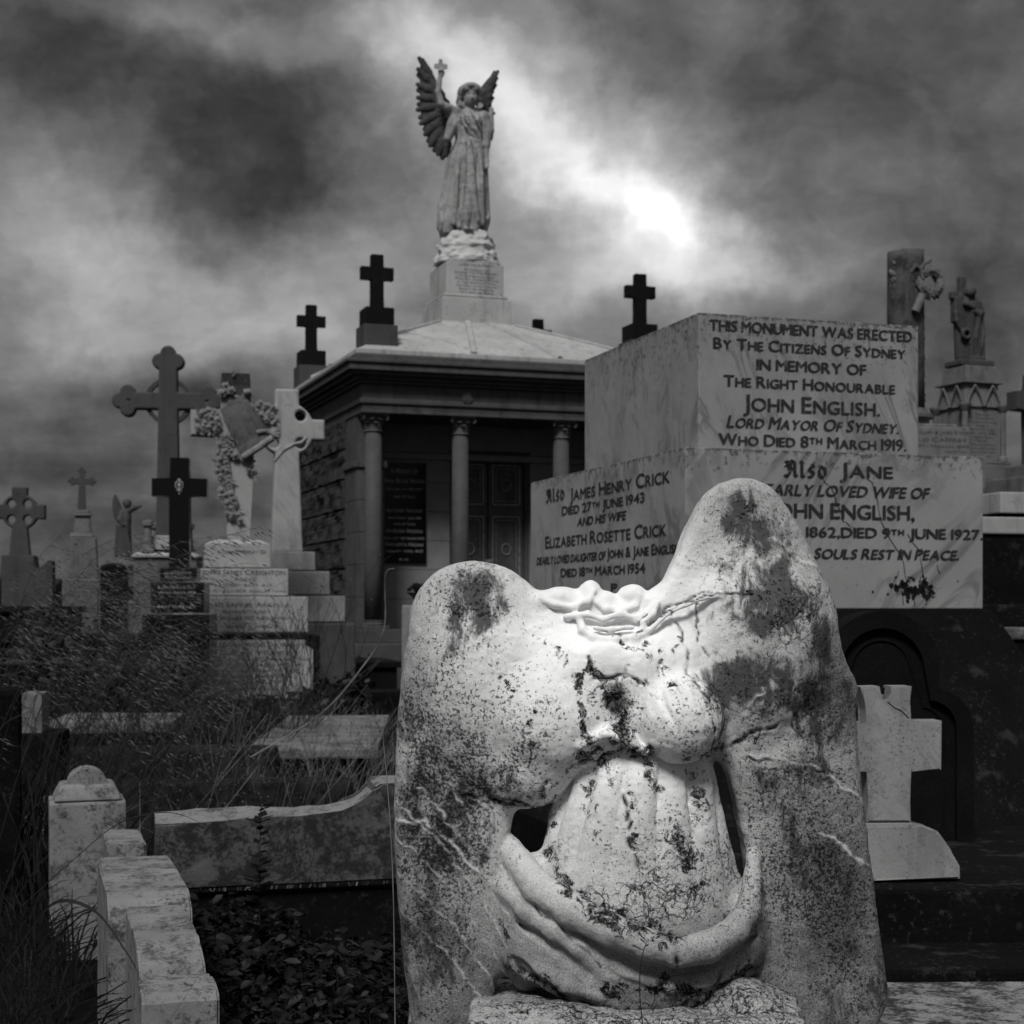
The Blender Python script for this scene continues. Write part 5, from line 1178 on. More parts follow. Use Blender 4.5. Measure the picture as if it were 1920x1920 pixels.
# ------------------------------------------------------------ memorials at the right
def terrace():
    o = obj('terrain', BX(2.4, 14, 11.4, 34, 0, 1.36, .02), 'dark'); o['kind'] = 'structure'
terrace()
MT['colm'] = stone('sooty_column_marble', .075, .4, 3, streak=.6, dirt=.7, dscale=5, dcol=.012, thr=.52, bump=.3, bscale=30)
def broken_column():
    d = 14.; k = d/F; p = at(1698, HZ, d); g = thing('broken_column_memorial', 'weathered broken marble column hung with a flower wreath and scroll, behind the lettered blocks', 'memorial', (p.x, d, 1.36), 10)
    Z = lambda y: zat(y, d)-1.36
    bm = bmesh.new(); n = 36; rings = []
    rg = []
    for z, r in ((Z(775), .165), (Z(700), .162), (Z(600), .160), (Z(520), .159), (Z(490), .158), (Z(472), .158)):
        rg.append([bm.verts.new((r*math.cos(i*6.283/n), r*math.sin(i*6.283/n), z+(.010*math.sin(i*6.283/n+1)+.012*mnoise.noise(Vector((i*.9, 0, 0))) if z == Z(472) else 0.))) for i in range(n)])
    for a, b in zip(rg, rg[1:]):
        for i in range(n): bm.faces.new((a[i], a[(i+1) % n], b[(i+1) % n], b[i]))
    bm.faces.new(rg[-1]); bm.faces.new(rg[0][::-1]); co = obj('column', bm, 'colm', g)
    for f in co.data.polygons: f.use_smooth = len(f.vertices) == 4
    rr = random.Random(2); bm = bmesh.new(); X = lambda c: (c-1698)*k
    for i in range(26):
        a = i*6.283/26; x = X(1730)+.085*math.cos(a)*1.05; z = Z(537)+.10*math.sin(a); flower(bm, (x, -.17+.03*math.sin(a*3), z), .042, rr)
    for i in range(12): flower(bm, (X(1730)+rr.uniform(-.05, .05), -.15, Z(552)+rr.uniform(-.05, .03)), .03, rr)
    for i in range(26):
        a = rr.uniform(0, 6.28); leafb(bm, (X(1730)+.10*math.cos(a), -.15, Z(537)+.11*math.sin(a)), (.05*math.cos(a), -.02, .05*math.sin(a)), .014, (0, -1, 0))
    obj('wreath', bm, 'pale2', g)
    bm = bmesh.new(); tube(bm, [(X(1714), -.17, Z(560)), (X(1707), -.19, Z(575)), (X(1699), -.19, Z(592))], .04, .038, 10); obj('scroll', bm, 'pale2', g); bm = bmesh.new(); tube(bm, [(X(1735), -.12, Z(492)), (X(1722), -.15, Z(500)), (X(1712), -.14, Z(512))], .022, .014, 6); tube(bm, [(X(1694), -.15, Z(518)), (X(1702), -.17, Z(505)), (X(1712), -.17, Z(512)), (X(1716), -.17, Z(530))], .016, .02, 6)
    obj('ribbon', bm, 'pale2', g)
    bm = bmesh.new()
    for i in range(60):
        t = rr.random(); z = Z(482+t*270); x = .15*(-1 if t < .25 else 1)*rr.uniform(.7, 1.02); leafb(bm, (x, -.05+rr.uniform(-.03, .03), z), (rr.uniform(-.02, .02), -.02, -.05), .018, (x, -.3, 0), .012)
    obj('ivy_carving', bm, 'pale2', g)
    bm = lathe(bmesh.new(), [(.20, Z(800)), (.20, Z(789)), (.24, Z(786)), (.24, Z(779)), (.19, Z(776)), (.18, Z(768))], 32); obj('base_ring', bm, 'pale2', g)
    bm = BX(-.30, .34, -.3, .3, Z(808), Z(801), .01); bx(bm, -.42, X(1787), -.38, .38, Z(862), Z(808)-.002, .01); bx(bm, -.5, .52, -.48, .46, 0, Z(862)-.003, .01)
    s = obj('pedestal', bm, 'pale3', g)
    local_text(s, 'IN MEMORY OF WILLIAM & JAMES STONE', X(1698), -.3825, Z(822), X(1786)-X(1612), .030); local_text(s, 'AND ANGELO CAFFREY', X(1690), -.3825, Z(836), X(1784)-X(1600), .036); local_text(s, 'WHO DIED 17^TH MARCH 1893', X(1698), -.3825, Z(847), X(1786)-X(1612), .024); local_text(s, 'AGED 52 YEARS', X(1760), -.3825, Z(856), .2, .022)
broken_column()
def mourner():
    d = 15.; k = d/F; p = at(1817, HZ, d); g = thing('mourning_figure_memorial', 'draped mourning figure leaning on a cross, standing on a tall arcaded pedestal', 'memorial', (p.x, d, 1.36), 22)
    Z = lambda y: zat(y, d)-1.36
    # figure, working frame: crop pixels (3.84 per photo pixel)
    Fd = Field((585, 900), (-120, 110), (295, 960), 6); E = Fd; X, Y, Zf = Fd.X, Fd.Y, Fd.Z
    Fd.d = E.ell((740, -42, 428), (38, 38, 42), 25).astype(np.float32); Fd.add(E.ell((748, -20, 420), (44, 44, 40), 20), 8)
    Fd.add(E.ell((772, 0, 548), (86, 60, 96)), 16); Fd.add(E.cap((752, -30, 455), (770, 0, 490), 24, 34), 14)
    Fd.add(E.chain([(835, 0, 500), (845, -20, 570), (800, -60, 590), (745, -66, 570)], [30, 27, 22, 15], 8), 10); Fd.add(E.chain([(712, -20, 490), (690, -56, 520), (740, -74, 545)], [26, 20, 14], 8), 8)
    zs = [560, 700, 900]; zz = np.clip(Zf, 560, 900); c = np.interp(zz, zs, [768, 772, 778]); rx = np.interp(zz, zs, [84, 92, 96]); ry = rx*.8; th = np.arctan2(X-c, -Y)
    Fd.add(smax((np.sqrt(((X-c)/rx)**2+(Y/ry)**2)-1)*ry-8*np.cos(th*8+Zf*.006), np.maximum(560-Zf, Zf-915), 8), 12)
    for a in ([(820, -56, 560), (770, -70, 700), (720, -60, 800)], [(850, -30, 600), (840, -60, 740), (800, -64, 880)], [(800, -66, 600), (760, -76, 760), (770, -66, 880)]): Fd.add(E.chain(a, [9, 13, 12]), 8)
    Fd.add(E.cap((668, 5, 470), (690, 8, 890), 42, 44), 6); Fd.add(E.box((640, 0, 560), (28, 30, 90), 8), 8); Fd.add(E.box((690, 0, 380), (26, 24, 66), 6), 2); Fd.add(E.box((625, 0, 455), (34, 26, 28), 6), 4)
    Fd.add(E.chain([(625, -20, 580), (628, -30, 640), (665, -46, 720)], [20, 18, 14]), 8)
    for i in range(12): a = i*.5236; Fd.add(E.ell((688+34*math.cos(a), -60, 735+30*math.sin(a)), (15, 14, 15)), 3)
    Fd.add(E.ell((780, -66, 905), (70, 20, 14)), 6); Fd.add(E.box((765, 0, 945), (150, 100, 26), 8), 6)
    V, Q = Fd.mesh(); kk = k/3.84; npmesh('figure', np.stack([(V[:, 0]-757)*kk, V[:, 1]*kk, Z(690)+(967-V[:, 2])*kk], 1), Q, 'greyst', g)
    X2 = lambda c: (c-1819)*k
    obj('cap_block', BX(-.175, .175, -.175, .175, Z(720), Z(690)-.002, .008), 'pale3', g)
    bm = BX(-.21, .21, -.21, .21, Z(768), Z(720)-.002, .006, (.03, .03)); bx(bm, -.225, .225, -.225, .225, Z(724), Z(720)-.003, .004); ar = obj('arcade', bm, 'pale3', g)
    bm = bmesh.new()
    for sx in (-1, 1):
        for i in range(9):
            t0, t1 = i/9, (i+1)/9
            for s in (-1, 1):
                f = lambda t: (sx*.10+s*.09*(1-t)**1.0*(1+.45*t), Z(766)+.19*t)
                a, b = f(t0), f(t1); tube(bm, [(a[0], -.222, a[1]), (b[0], -.214+.0*t1, b[1])], .010, n=5); tube(bm, [(-.222, a[0], a[1]), (-.214, b[0], b[1])], .010, n=5)
    obj('pointed_arch', bm, 'pale3', g)
    die = obj('die', BX(-.19, .19, -.19, .19, Z(868), Z(768)-.002, .006), 'pale3', g)
    for i, (t, w) in enumerate((('SACRED', .16), ('TO THE MEMORY OF', .28), ('MARGARET DUNLOP', .32), ('SMITH', .14), ('WHO DEPARTED THIS LIFE', .28), ('28^TH APRIL 1898', .3), ('AGED 47 YEARS', .24), ('ALSO', .1), ('WILLIAM SMITH', .28), ('HUSBAND OF THE ABOVE', .3), ('DIED 4^TH MAY 1901', .26), ('REST IN PEACE', .2))): local_text(die, t, 0, -.1925, Z(783+i*7), w, .018)
    for sx in (-1, 1):
        for sy in (-1, 1):
            bm = lathe(bmesh.new(), [(.05, Z(868)), (.045, Z(862)), (.03, Z(858)), (.028, Z(778)), (.04, Z(774)), (.06, Z(766)), (.062, Z(762))], 12, (sx*.215, sy*.215)); obj('corner_shaft', bm, 'pale3', g)
    bm = BX(-.27, .27, -.27, .27, Z(875), Z(869), .01); bx(bm, -.29, .29, -.29, .29, Z(902), Z(875)-.001, .01, (.01, .01)); bx(bm, -.36, .36, -.36, .36, 0, Z(902)-.002, .01); obj('base', bm, 'pale2', g)
mourner()
def right_edge():
    d = 12.5; k = d/F; p = at(1944, HZ, d); g = thing('latin_cross_memorial', 'pale cross of which only one arm shows, above the pale kerbs', 'memorial', (p.x, d, 1.36), 16)
    Z = lambda y: zat(y, d)-1.36; X = lambda c: (c-1944)*k
    bm = prism(bmesh.new(), [(X(1932), Z(870)), (X(1958), Z(870)), (X(1956), Z(768)), (X(1988), Z(768)), (X(1988), Z(734)), (X(1956), Z(734)), (X(1955), Z(700)), (X(1935), Z(700)), (X(1935), Z(734)), (X(1900), Z(734)), (X(1900), Z(768)), (X(1934), Z(768))], 0, .14, .008)
    obj('cross', bm, 'greyst', g); bm = BX(X(1912), X(1980), -.1, .24, Z(896), Z(872), .01); bx(bm, X(1885), X(2000), -.2, .34, 0, Z(897), .01); obj('base', bm, 'pale2', g)
    # pale kerbed graves in front of the mourner's pedestal
    d = 10.6; k = d/F
    for nm, lb, x0, x1, y0, y1, d, dp, m in (('marble_grave_kerb', 'long pale marble kerb topping a dark wall behind the flared stone base', 1800, 2090, 1000, 968, 10.2, .25, 'pale'), ('marble_grave_kerb', 'shorter pale marble block set back above the long pale kerb', 1876, 2060, 962, 922, 11.6, .5, 'pale'), ('marble_grave_kerb', 'sloping weathered grave slab beside the base of the mourning figure', 1700, 1878, 958, 910, 12.6, .6, 'pale2')):
        p = at(x0, HZ, d); g = thing(nm, lb, 'grave', (p.x, d, 0), 14, 'pale kerbs behind the flared base'); w = (x1-x0)*d/F
        zb = zat(y0, d); obj('kerb', BX(0, w, 0, dp, zb, zat(y1, d), .01), m, g); obj('footing', BX(.02, w-.02, .02, dp+.6, 0, zb-.002, .01), 'dark', g)
    p = at(1850, HZ, 8.6); g = thing('stepped_dark_grave', 'dark mossy grave with one pale worn step, beside the flared stone base', 'grave', (p.x, 8.6, 0), 14)
    obj('step', jitter(BX(-.4, 1.2, 0, .5, .83, .89, .01), .006), 'slab', g); obj('body', BX(-.35, 1.2, .02, 1.2, 0, .828, .02), 'dark', g); obj('upper_body', BX(-.3, 1.2, .5, 1.3, .83, 1.02, .02), 'dark', g); obj('lower_step', BX(-.3, 1.2, -.6, 0, 0, .50, .02), 'dark', g)
right_edge()

# ------------------------------------------------------------ dark headstone and small marble cross
def headstone():
    d = 4.6; k = d/F; p = at(1655, HZ, d); g = thing('dark_headstone', 'black lichened headstone with a rounded trefoil top, standing behind the small marble cross', 'gravestone', (p.x, d, 0), 4)
    def arc(cx, cz, r, a0, a1, n=14): return [(cx+r*math.cos(R(a0+(a1-a0)*i/n)), cz+r*math.sin(R(a0+(a1-a0)*i/n))) for i in range(n+1)]
    def outl(s):   # s: inset
        R1 = .172-s; zc = CH-.008-.172; w = .268-s; r2 = .115-s*.6; z2 = zc-.16
        right = arc(0, zc, R1, 90, 12)+arc(w-r2, z2-.01, r2, 85, 0, 8)
        P = right+[(w, .02+s*0)]; return P+[(-x, z) for x, z in P[::-1]]
    obj('slab', prism(bmesh.new(), outl(.0), .02, .13, .006), 'headst', g)
    A = outl(.0); B = outl(.05); bm = bmesh.new(); n = len(A)
    va = [[bm.verts.new((x, y, z)) for x, z in q] for q, y in ((A, .018), (A, -.002), (B, -.002), (B, .018))]
    for a, b in ((0, 1), (1, 2), (2, 3)):
        for i in range(n): bm.faces.new((va[a][i], va[a][(i+1) % n], va[b][(i+1) % n], va[b][i]))
    obj('raised_border', bm, 'headst', g)
    C = outl(.085); bm = bmesh.new(); tube(bm, [(x, .018, z) for x, z in C], .004, n=5); obj('carved_line', bm, 'headst', g)
headstone()
def marble_cross():
    d = 3.95; k = d/F; p = at(1668, HZ, d); Z = lambda y: zat(y, d); X = lambda c: (c-1668)*k
    g = thing('small_marble_cross', 'small pale marble cross with a cracked, rust-holed top on a chipped marble foot', 'cross', (p.x, d, .328), 3)
    zz = lambda y: Z(y)-.328
    P = [(1625, 1541), (1709, 1541), (1707, 1500), (1706, 1444), (1767, 1444), (1768, 1352), (1706, 1354), (1707, 1320), (1711, 1287), (1672, 1287), (1671, 1300), (1668, 1312), (1657, 1318), (1651, 1308), (1650, 1287), (1613, 1288), (1626, 1330), (1627, 1359), (1568, 1356), (1568, 1446), (1628, 1444), (1627, 1500)]
    obj('cross', prism(bmesh.new(), [(X(a), zz(b)) for a, b in P], 0, .075, .004), 'crossm', g)
    P = [(1575, 1649), (1795, 1645), (1796, 1622), (1776, 1590), (1762, 1570), (1757, 1563), (1752, 1556), (1722, 1552), (1711, 1543), (1620, 1543), (1582, 1560), (1560, 1600), (1545, 1625), (1546, 1648)]
    bm = prism(bmesh.new(), [(X(a), max(.002, zz(b))) for a, b in P], -.03, .12, .006); jitter(bm, .003); obj('foot', bm, 'crossm', g)
    bm = bmesh.new(); tube(bm, [(X(1661), .03, zz(1290)), (X(1660), .03, zz(1303))], .006, n=8); obj('iron_pin', bm, 'blackm', g)
    bm = bmesh.new(); tube(bm, [(X(1664), -.0005, zz(1316)), (X(1676), -.0005, zz(1326)), (X(1690), -.0005, zz(1333)), (X(1704), -.0005, zz(1346))], .0014, n=4); obj('crack', bm, 'grime', g)
marble_cross()
def step_blocks():
    g = thing('stone_steps', 'dark sandstone steps carrying the small marble cross', 'step', (.62, 3.82, 0), 2)
    obj('upper_step', BX(-.1, 1.5, 0, 1.1, .0, .327, .012), 'dark', g); obj('lower_step', BX(-.05, 1.5, -.28, -.002, 0, .20, .012), 'dark', g)
step_blocks()
MT['slab_fg'] = stone('black_mottled_marble', .22, .3, 6, dirt=.95, dscale=15, dcol=.012, thr=.50, speck=.9, sscale=110, sthr=.56, bump=.4, bscale=90, rough=.9)
def rough(bm, cuts, a, f=14, a2=0):
    bmesh.ops.subdivide_edges(bm, edges=[e for e in bm.edges if e.calc_length() > .05], cuts=cuts, use_grid_fill=True)
    for v in bm.verts: v.co += Vector((mnoise.noise(v.co*f), mnoise.noise(v.co*f+Vector((9, 0, 0))), mnoise.noise(v.co*f+Vector((0, 9, 0)))))*a+Vector((0, 0, mnoise.noise(v.co*f*4)*a*.5))
    return bm
def statue_slab():
    bm = BX(-.16, 1.6, 1.75, 2.98, .18, .299, .012); jitter(bm, .004)
    bmesh.ops.rotate(bm, verts=bm.verts, cent=(.2, 2.4, .3), matrix=Matrix.Rotation(R(3), 3, 'Z'))
    g = thing('marble_slab', 'flat black-stained marble slab on which the headless angel stands', 'slab', (0, 0, 0))
    obj('slab_top', rough(bm, 6, .004, 8), 'slab_fg', g); bm = BX(-.12, 1.56, 1.8, 2.92, 0, .178, .012); bmesh.ops.rotate(bm, verts=bm.verts, cent=(.2, 2.4, .3), matrix=Matrix.Rotation(R(3), 3, 'Z')); obj('slab_foundation', bm, 'coping_dk', g)
statue_slab()

# ------------------------------------------------------------ copings, posts and slabs, front left
def rough(bm, cuts, a, f=14, a2=0):
    bmesh.ops.subdivide_edges(bm, edges=[e for e in bm.edges if e.calc_length() > .05], cuts=cuts, use_grid_fill=True)
    for v in bm.verts: v.co += Vector((mnoise.noise(v.co*f), mnoise.noise(v.co*f+Vector((9, 0, 0))), mnoise.noise(v.co*f+Vector((0, 9, 0)))))*a+Vector((0, 0, mnoise.noise(v.co*f*4)*a*.5))
    return bm
def stepped_coping():
    # local frame: x across, y away along the kerb
    p = (-.612, 2.89); yaw = 16.6
    g = thing('stepped_coping', 'marble grave coping stepping back in thick and thin lengths to the round-capped post', 'grave kerb', (p[0], p[1], 0), yaw)
    def sec(prof, w, y0=None, x=0, name='coping_length'):
        """profile in (y,z) extruded across x"""
        bm = bmesh.new(); P = [(y, z) for y, z in prof]; a = [bm.verts.new((x-w/2, y, z)) for y, z in P]; b = [bm.verts.new((x+w/2, y, z)) for y, z in P]; n = len(P)
        f0 = bm.faces.new(a[::-1]); f1 = bm.faces.new(b)
        for i in range(n): bm.faces.new((a[i], a[(i+1) % n], b[(i+1) % n], b[i]))
        bmesh.ops.bevel(bm, geom=[e for e in f0.edges]+[e for e in f1.edges], offset=.005, segments=2, affect='EDGES')
        bmesh.ops.triangulate(bm, faces=[f for f in bm.faces if len(f.verts) > 4]); rough(bm, 4, .0022, 22)
        return obj(name, bm, 'coping', g)
    sec([(-.16, 0), (-.005, 0), (-.005, .335), (-.03, .342), (-.10, .344), (-.15, .338), (-.16, .325)], .13)
    sec([(0, 0), (.47, 0), (.47, .378), (.20, .376), (.14, .374), (.08, .362), (.03, .358), (.01, .35), (0, .335)], .118)
    sec([(.475, 0), (1.075, 0), (1.075, .392), (.56, .392), (.52, .385), (.485, .365), (.475, .34)], .172, x=-.008)
    sec([(1.08, 0), (1.33, 0), (1.33, .352), (1.08, .352)], .13)
    sec([(1.334, 0), (1.62, 0), (1.62, .385), (1.334, .385)], .10, x=-.01)
stepped_coping()
def post(px, py, d, w, h, label, yaw=17):
    p = at(px, HZ, d); zt = zat(py, d); g = thing('grave_post', label, 'post', (p.x, d, 0), yaw, 'marble posts at the corners of the grave')
    obj('shaft', rough(BX(-w/2, w/2, -w/2, w/2, 0, zt, .006), 3, .002), 'coping', g)
    bm = BX(-w/2+.008, w/2-.008, -w/2+.008, w/2-.008, zt+.001, zt+.048, .012, (.022, .022), 3)
    n = 12; r = .052
    va = [bm.verts.new((r*1.05*math.cos(math.pi*i/n), -.062, zt+.046+r*.85*math.sin(math.pi*i/n))) for i in range(n+1)]; vb = [bm.verts.new((v.co.x, .062, v.co.z)) for v in va]
    for i in range(n): bm.faces.new((va[i], va[i+1], vb[i+1], vb[i]))
    bm.faces.new(va); bm.faces.new(vb[::-1]); bm.faces.new((va[0], vb[0], vb[-1], va[-1]))
    obj('cap', bm, 'coping', g)
post(163, 1497, 4.62, .21, .05, 'square marble post with a rounded cap at the far end of the stepped coping')
def scroll_coping():
    d = 4.45; p = at(305, HZ, d); g = thing('scroll_coping', 'lichen-stained marble kerb whose top sweeps up in a scroll behind the headless angel', 'grave kerb', (p.x, d, 0), 14)
    P = [(-.02, .398), (.10, .402), (.25, .406), (.38, .411), (.46, .416), (.50, .421), (.53, .428), (.555, .439), (.575, .453), (.59, .470), (.60, .487), (.612, .494), (.64, .496), (.78, .497), (.78, .215), (-.02, .212)]
    bm = bmesh.new(); a = [bm.verts.new((x, 0, z)) for x, z in P]; b = [bm.verts.new((x, .13 if x < .4 else .13-.03*(x-.4), z+ (.02 if z > .3 and x < .3 else .008 if z > .3 else 0))) for x, z in P]; n = len(P)
    f0 = bm.faces.new(a); f1 = bm.faces.new(b[::-1])
    for i in range(n): bm.faces.new((a[i], b[i], b[(i+1) % n], a[(i+1) % n]))
    bmesh.ops.bevel(bm, geom=[e for e in f0.edges]+[e for e in f1.edges], offset=.006, segments=2, affect='EDGES'); bmesh.ops.triangulate(bm, faces=[f for f in bm.faces if len(f.verts) > 4]); rough(bm, 3, .0035)
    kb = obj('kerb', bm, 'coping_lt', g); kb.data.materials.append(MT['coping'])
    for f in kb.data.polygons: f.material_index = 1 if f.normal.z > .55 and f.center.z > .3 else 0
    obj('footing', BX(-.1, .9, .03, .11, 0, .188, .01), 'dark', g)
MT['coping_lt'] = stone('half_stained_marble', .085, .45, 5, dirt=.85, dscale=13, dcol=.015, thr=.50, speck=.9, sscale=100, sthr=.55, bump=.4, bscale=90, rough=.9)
scroll_coping()
def mid_slabs():
    for nm, lb, x0, d0, w, dp, zb, z, m, yw, lip in (
      ('grave_slab', 'worn pale slab behind the bare shrubs, beside the small pale upright block', 75, 8.5, .68, .9, .33, .385, 'slab', 6, 1),
      ('grave_slab', 'broad worn slab between the bare shrubs and the headless angel', 462, 7.6, .62, 2.3, .28, .335, 'slab', 3, 1),
      ('grave_slab', 'long dark kerb stone crossing behind the round-capped post', 60, 7.3, 1.1, .35, .10, .34, 'coping_dk', 6, 0),
      ('grave_slab', 'low grey kerb just behind the scroll-ended coping', 190, 6.1, .95, .2, .0, .33, 'coping_dk', 4, 0),
      ('grave_slab', 'dark kerb below the mausoleum podium, behind the broad worn slab', 575, 13.2, 1.6, .4, 0, .30, 'dark', 17, 0)):
        p = at(x0, HZ, d0); g = thing(nm, lb, 'grave', (p.x, d0, 0), yw, 'worn grave slabs')
        obj('top', rough(BX(0, w, 0, dp, max(zb, .02), z, .012), 4, .006, 6), m, g)
        if zb > .05: obj('support', BX(.04, w-.04, .05, dp-.05, 0, zb-.002, .01), 'dark', g)
    p = at(17, HZ, 4.9); g = thing('dark_gravestone', 'tall dark mossy gravestone in front of the small pale upright block', 'gravestone', (p.x-.1, 4.9, 0), 17)
    obj('slab', rough(BX(-.3, .13, 0, .14, 0, zat(1292, 4.9), .02), 5, .012, 6), 'dark', g)
    p = at(57, HZ, 6.4); g = thing('small_marble_block', 'small pale upright marble block beside the tall dark mossy gravestone', 'gravestone', (p.x, 6.4, 0), 8)
    obj('block', rough(BX(-.045, .05, 0, .2, .02, zat(1300, 6.4), .006, (.004, .0)), 3, .003), 'slab', g); obj('foot', BX(-.1, .12, -.04, .26, 0, .50, .01), 'dark', g)
    # little urn and pale grave by the porch
    d = 12.5; p = at(785, HZ, d); g = thing('flower_urn', 'small dark stone flower urn on a pale block in front of the porch columns', 'urn', (p.x, d, 0), 17)
    zt = zat(1135, d); obj('block', BX(-.09, .16, -.1, .2, 0, zt, .01), 'pale', g)
    bm = lathe(bmesh.new(), [(.05, zt+.002), (.05, zt+.015), (.025, zt+.03), (.05, zt+.06), (.085, zt+.09), (.095, zt+.10), (.07, zt+.10)], 20); ur = obj('bowl', bm, 'granite', g)
    rr = random.Random(6); bm = bmesh.new()
    for i in range(40): a = rr.uniform(0, 6.28); r = rr.uniform(0, .08); flower(bm, (r*math.cos(a), r*math.sin(a), zt+.11+rr.uniform(0, .05)), .02, rr, 5, 1, (rr.uniform(-1, 1), -1, rr.uniform(0, 1)))
    obj('flowers', bm, 'blackm', g)
mid_slabs()

# ------------------------------------------------------------ plants
class Soup:
    """many small faces collected into one mesh, several materials"""
    def __init__(s, mats): s.V = []; s.F = []; s.M = []; s.mats = mats
    def add(s, vs, fs, m=0):
        b = len(s.V); s.V += vs; s.F += [tuple(i+b for i in f) for f in fs]; s.M += [m]*len(fs)
    def tube(s, pts, r0, r1, m=0, n=3):
        k = len(pts); b = len(s.V)
        for i, p in enumerate(pts):
            t = (pts[min(i+1, k-1)]-pts[max(i-1, 0)]).normalized(); a = t.cross(Vector((.3, .9, .1))).normalized(); c = t.cross(a); r = r0+(r1-r0)*i/(k-1)
            for j in range(n): q = 6.283*j/n; s.V.append(p+a*math.cos(q)*r+c*math.sin(q)*r)
        for i in range(k-1):
            for j in range(n): s.F.append((b+i*n+j, b+i*n+(j+1) % n, b+(i+1)*n+(j+1) % n, b+(i+1)*n+j)); s.M.append(m)
    def blade(s, pts, w, m=0, side=None):
        k = len(pts); b = len(s.V)
        for i, p in enumerate(pts):
            t = (pts[min(i+1, k-1)]-pts[max(i-1, 0)]).normalized(); a = (side or t.cross(Vector((0, 1, .2)))).normalized()*w*(1-(i/(k-1))**1.6)*.5; s.V += [p-a, p+a]
        for i in range(k-1): s.F.append((b+2*i, b+2*i+1, b+2*i+3, b+2*i+2)); s.M.append(m)
    def build(s, name, parent=None):
        me = bpy.data.meshes.new(name); me.from_pydata([tuple(v) for v in s.V], [], s.F)
        for m in s.mats: me.materials.append(MT[m])
        me.polygons.foreach_set('material_index', s.M); me.update()
        o = bpy.data.objects.new(name, me); COL.objects.link(o)
        if parent: o.parent = parent
        return o
def oats():
    rr = random.Random(12); s = Soup(['oatdk', 'oat', 'blade'])
    for i in range(165):
        d = rr.uniform(4.6, 9); px = rr.gauss(130, 150) if i % 6 else rr.uniform(-60, 480)
        if i < 14: px, d = (-10+i*24, rr.uniform(4.6, 6))
        x = (px-960)/F*d; h = (rr.gauss(1.2 if px < 250 else 1.0, .2) if i >= 14 else rr.uniform(1.3, 1.6))*(1-.25*max(0, (px-350)/300)); lean = rr.uniform(.12, .5)
        base = Vector((x-lean*h*.4, d, 0)); pts = []
        for k in range(10):
            t = k/9; pts.append(base+Vector((lean*h*(t**1.6)+.24*max(0, t-.68)**1.3, .06*math.sin(t*3+i), h*(t-.38*max(0, t-.66)**1.6*3))))
        s.tube(pts, .0016, .0006)
        for k in range(rr.randint(12, 20) if i >= 14 else 30):
            t = rr.uniform(.60, 1); q = t*9; a = int(min(8, q)); p = pts[a].lerp(pts[a+1], q-a)
            dv = Vector((rr.uniform(.2, 1), rr.uniform(-.5, .5), rr.uniform(-.55, .15))).normalized(); L = rr.uniform(.02, .07)
            e = p+dv*L+Vector((0, 0, -.01)); s.blade([p, e], .0012, 0)
            sd = Vector((rr.uniform(.6, 1), rr.uniform(-.4, .4), rr.uniform(-.75, -.15))).normalized(); l = rr.uniform(.018, .032); w = rr.uniform(.0013, .0026); n = sd.cross(Vector((0, 1, 0))).normalized()*w
            y = Vector((0, w, 0)); m = e+sd*l*.4; s.add([e, m+n, m-n, m-y, m+y, e+sd*l], [(0, 1, 3), (0, 3, 2), (5, 3, 1), (5, 2, 3), (0, 4, 1), (0, 2, 4), (5, 1, 4), (5, 4, 2)], 1)
            s.blade([e+sd*l, e+sd*(l+.03)+Vector((0, 0, .004))], .0007, 1)
        for k in range(3):
            b = base+Vector((rr.uniform(-.1, .1), rr.uniform(-.1, .1), 0)); q = rr.uniform(.3, .8); l2 = rr.uniform(-.3, .4); s.blade([b+Vector((l2*(t**2), 0, q*t*(1-.25*t*t))) for t in (0, .3, .6, .8, 1)], .007, 2)
    tag(s.build('wild_oat_grass'), 'tangle of wild oat grass with drooping seed heads leaning to the right', 'grass', kind='stuff')
oats()
def shrub(px, d, h, spread, seed, label, lean=0., mat='stem', n0=5, pods=True, z0=0.):
    rr = random.Random(seed); s = Soup([mat, 'oat', 'leaf2']); base = Vector(((px-960)/F*d, d, z0))
    def br(p, dr, L, r, lv):
        pts = [p]; q = dr.copy()
        for i in range(5):
            q = (q+Vector((rr.uniform(-.16, .16), rr.uniform(-.12, .12), rr.uniform(-.05, .12)))).normalized(); pts.append(pts[-1]+q*L/5)
        s.tube(pts, r, r*.55)
        if lv > 0:
            for i in range(rr.randint(3, 5)):
                a = rr.choice(pts[1:]); dd = (q+Vector((rr.uniform(-1, 1), rr.uniform(-.6, .6), rr.uniform(-.15, .7)))).normalized(); br(a, dd, L*rr.uniform(.45, .75), r*.55, lv-1)
        elif pods and rr.random() < .35:
            e = pts[-1]; t = .004; s.add([e+Vector(v)*t for v in ((1, 0, 0), (-1, 0, 0), (0, 1, 0), (0, -1, 0), (0, 0, 1.4), (0, 0, -1))], [(0, 2, 4), (2, 1, 4), (1, 3, 4), (3, 0, 4), (2, 0, 5), (1, 2, 5), (3, 1, 5), (0, 3, 5)], 1)
    for i in range(n0):
        a = rr.uniform(-1, 1)*spread+lean; br(base+Vector((rr.uniform(-.12, .12), rr.uniform(-.08, .08), 0)), Vector((a, rr.uniform(-.3, .3), 1)).normalized(), h*rr.uniform(.45, .7), .0062*h, 3)
    return tag(s.build('dry_shrub'), label, 'shrub', 'bare dry shrubs between the graves')
shrub(515, 8.8, .92, .8, 1, 'bare twiggy shrub in front of the lettered panel of the rose cross', n0=10)
shrub(400, 8.2, .95, .8, 2, 'bare shrub whose twigs cross the marble steps and the black cross base', .2, n0=10)
shrub(300, 7.0, .85, .8, 3, 'forked leafless shrub rising out of the oat grass', .1, n0=6)
shrub(205, 6.2, .62, .6, 4, 'dark forked leafless shrub standing just behind the round-capped post', 0, n0=4, pods=False)
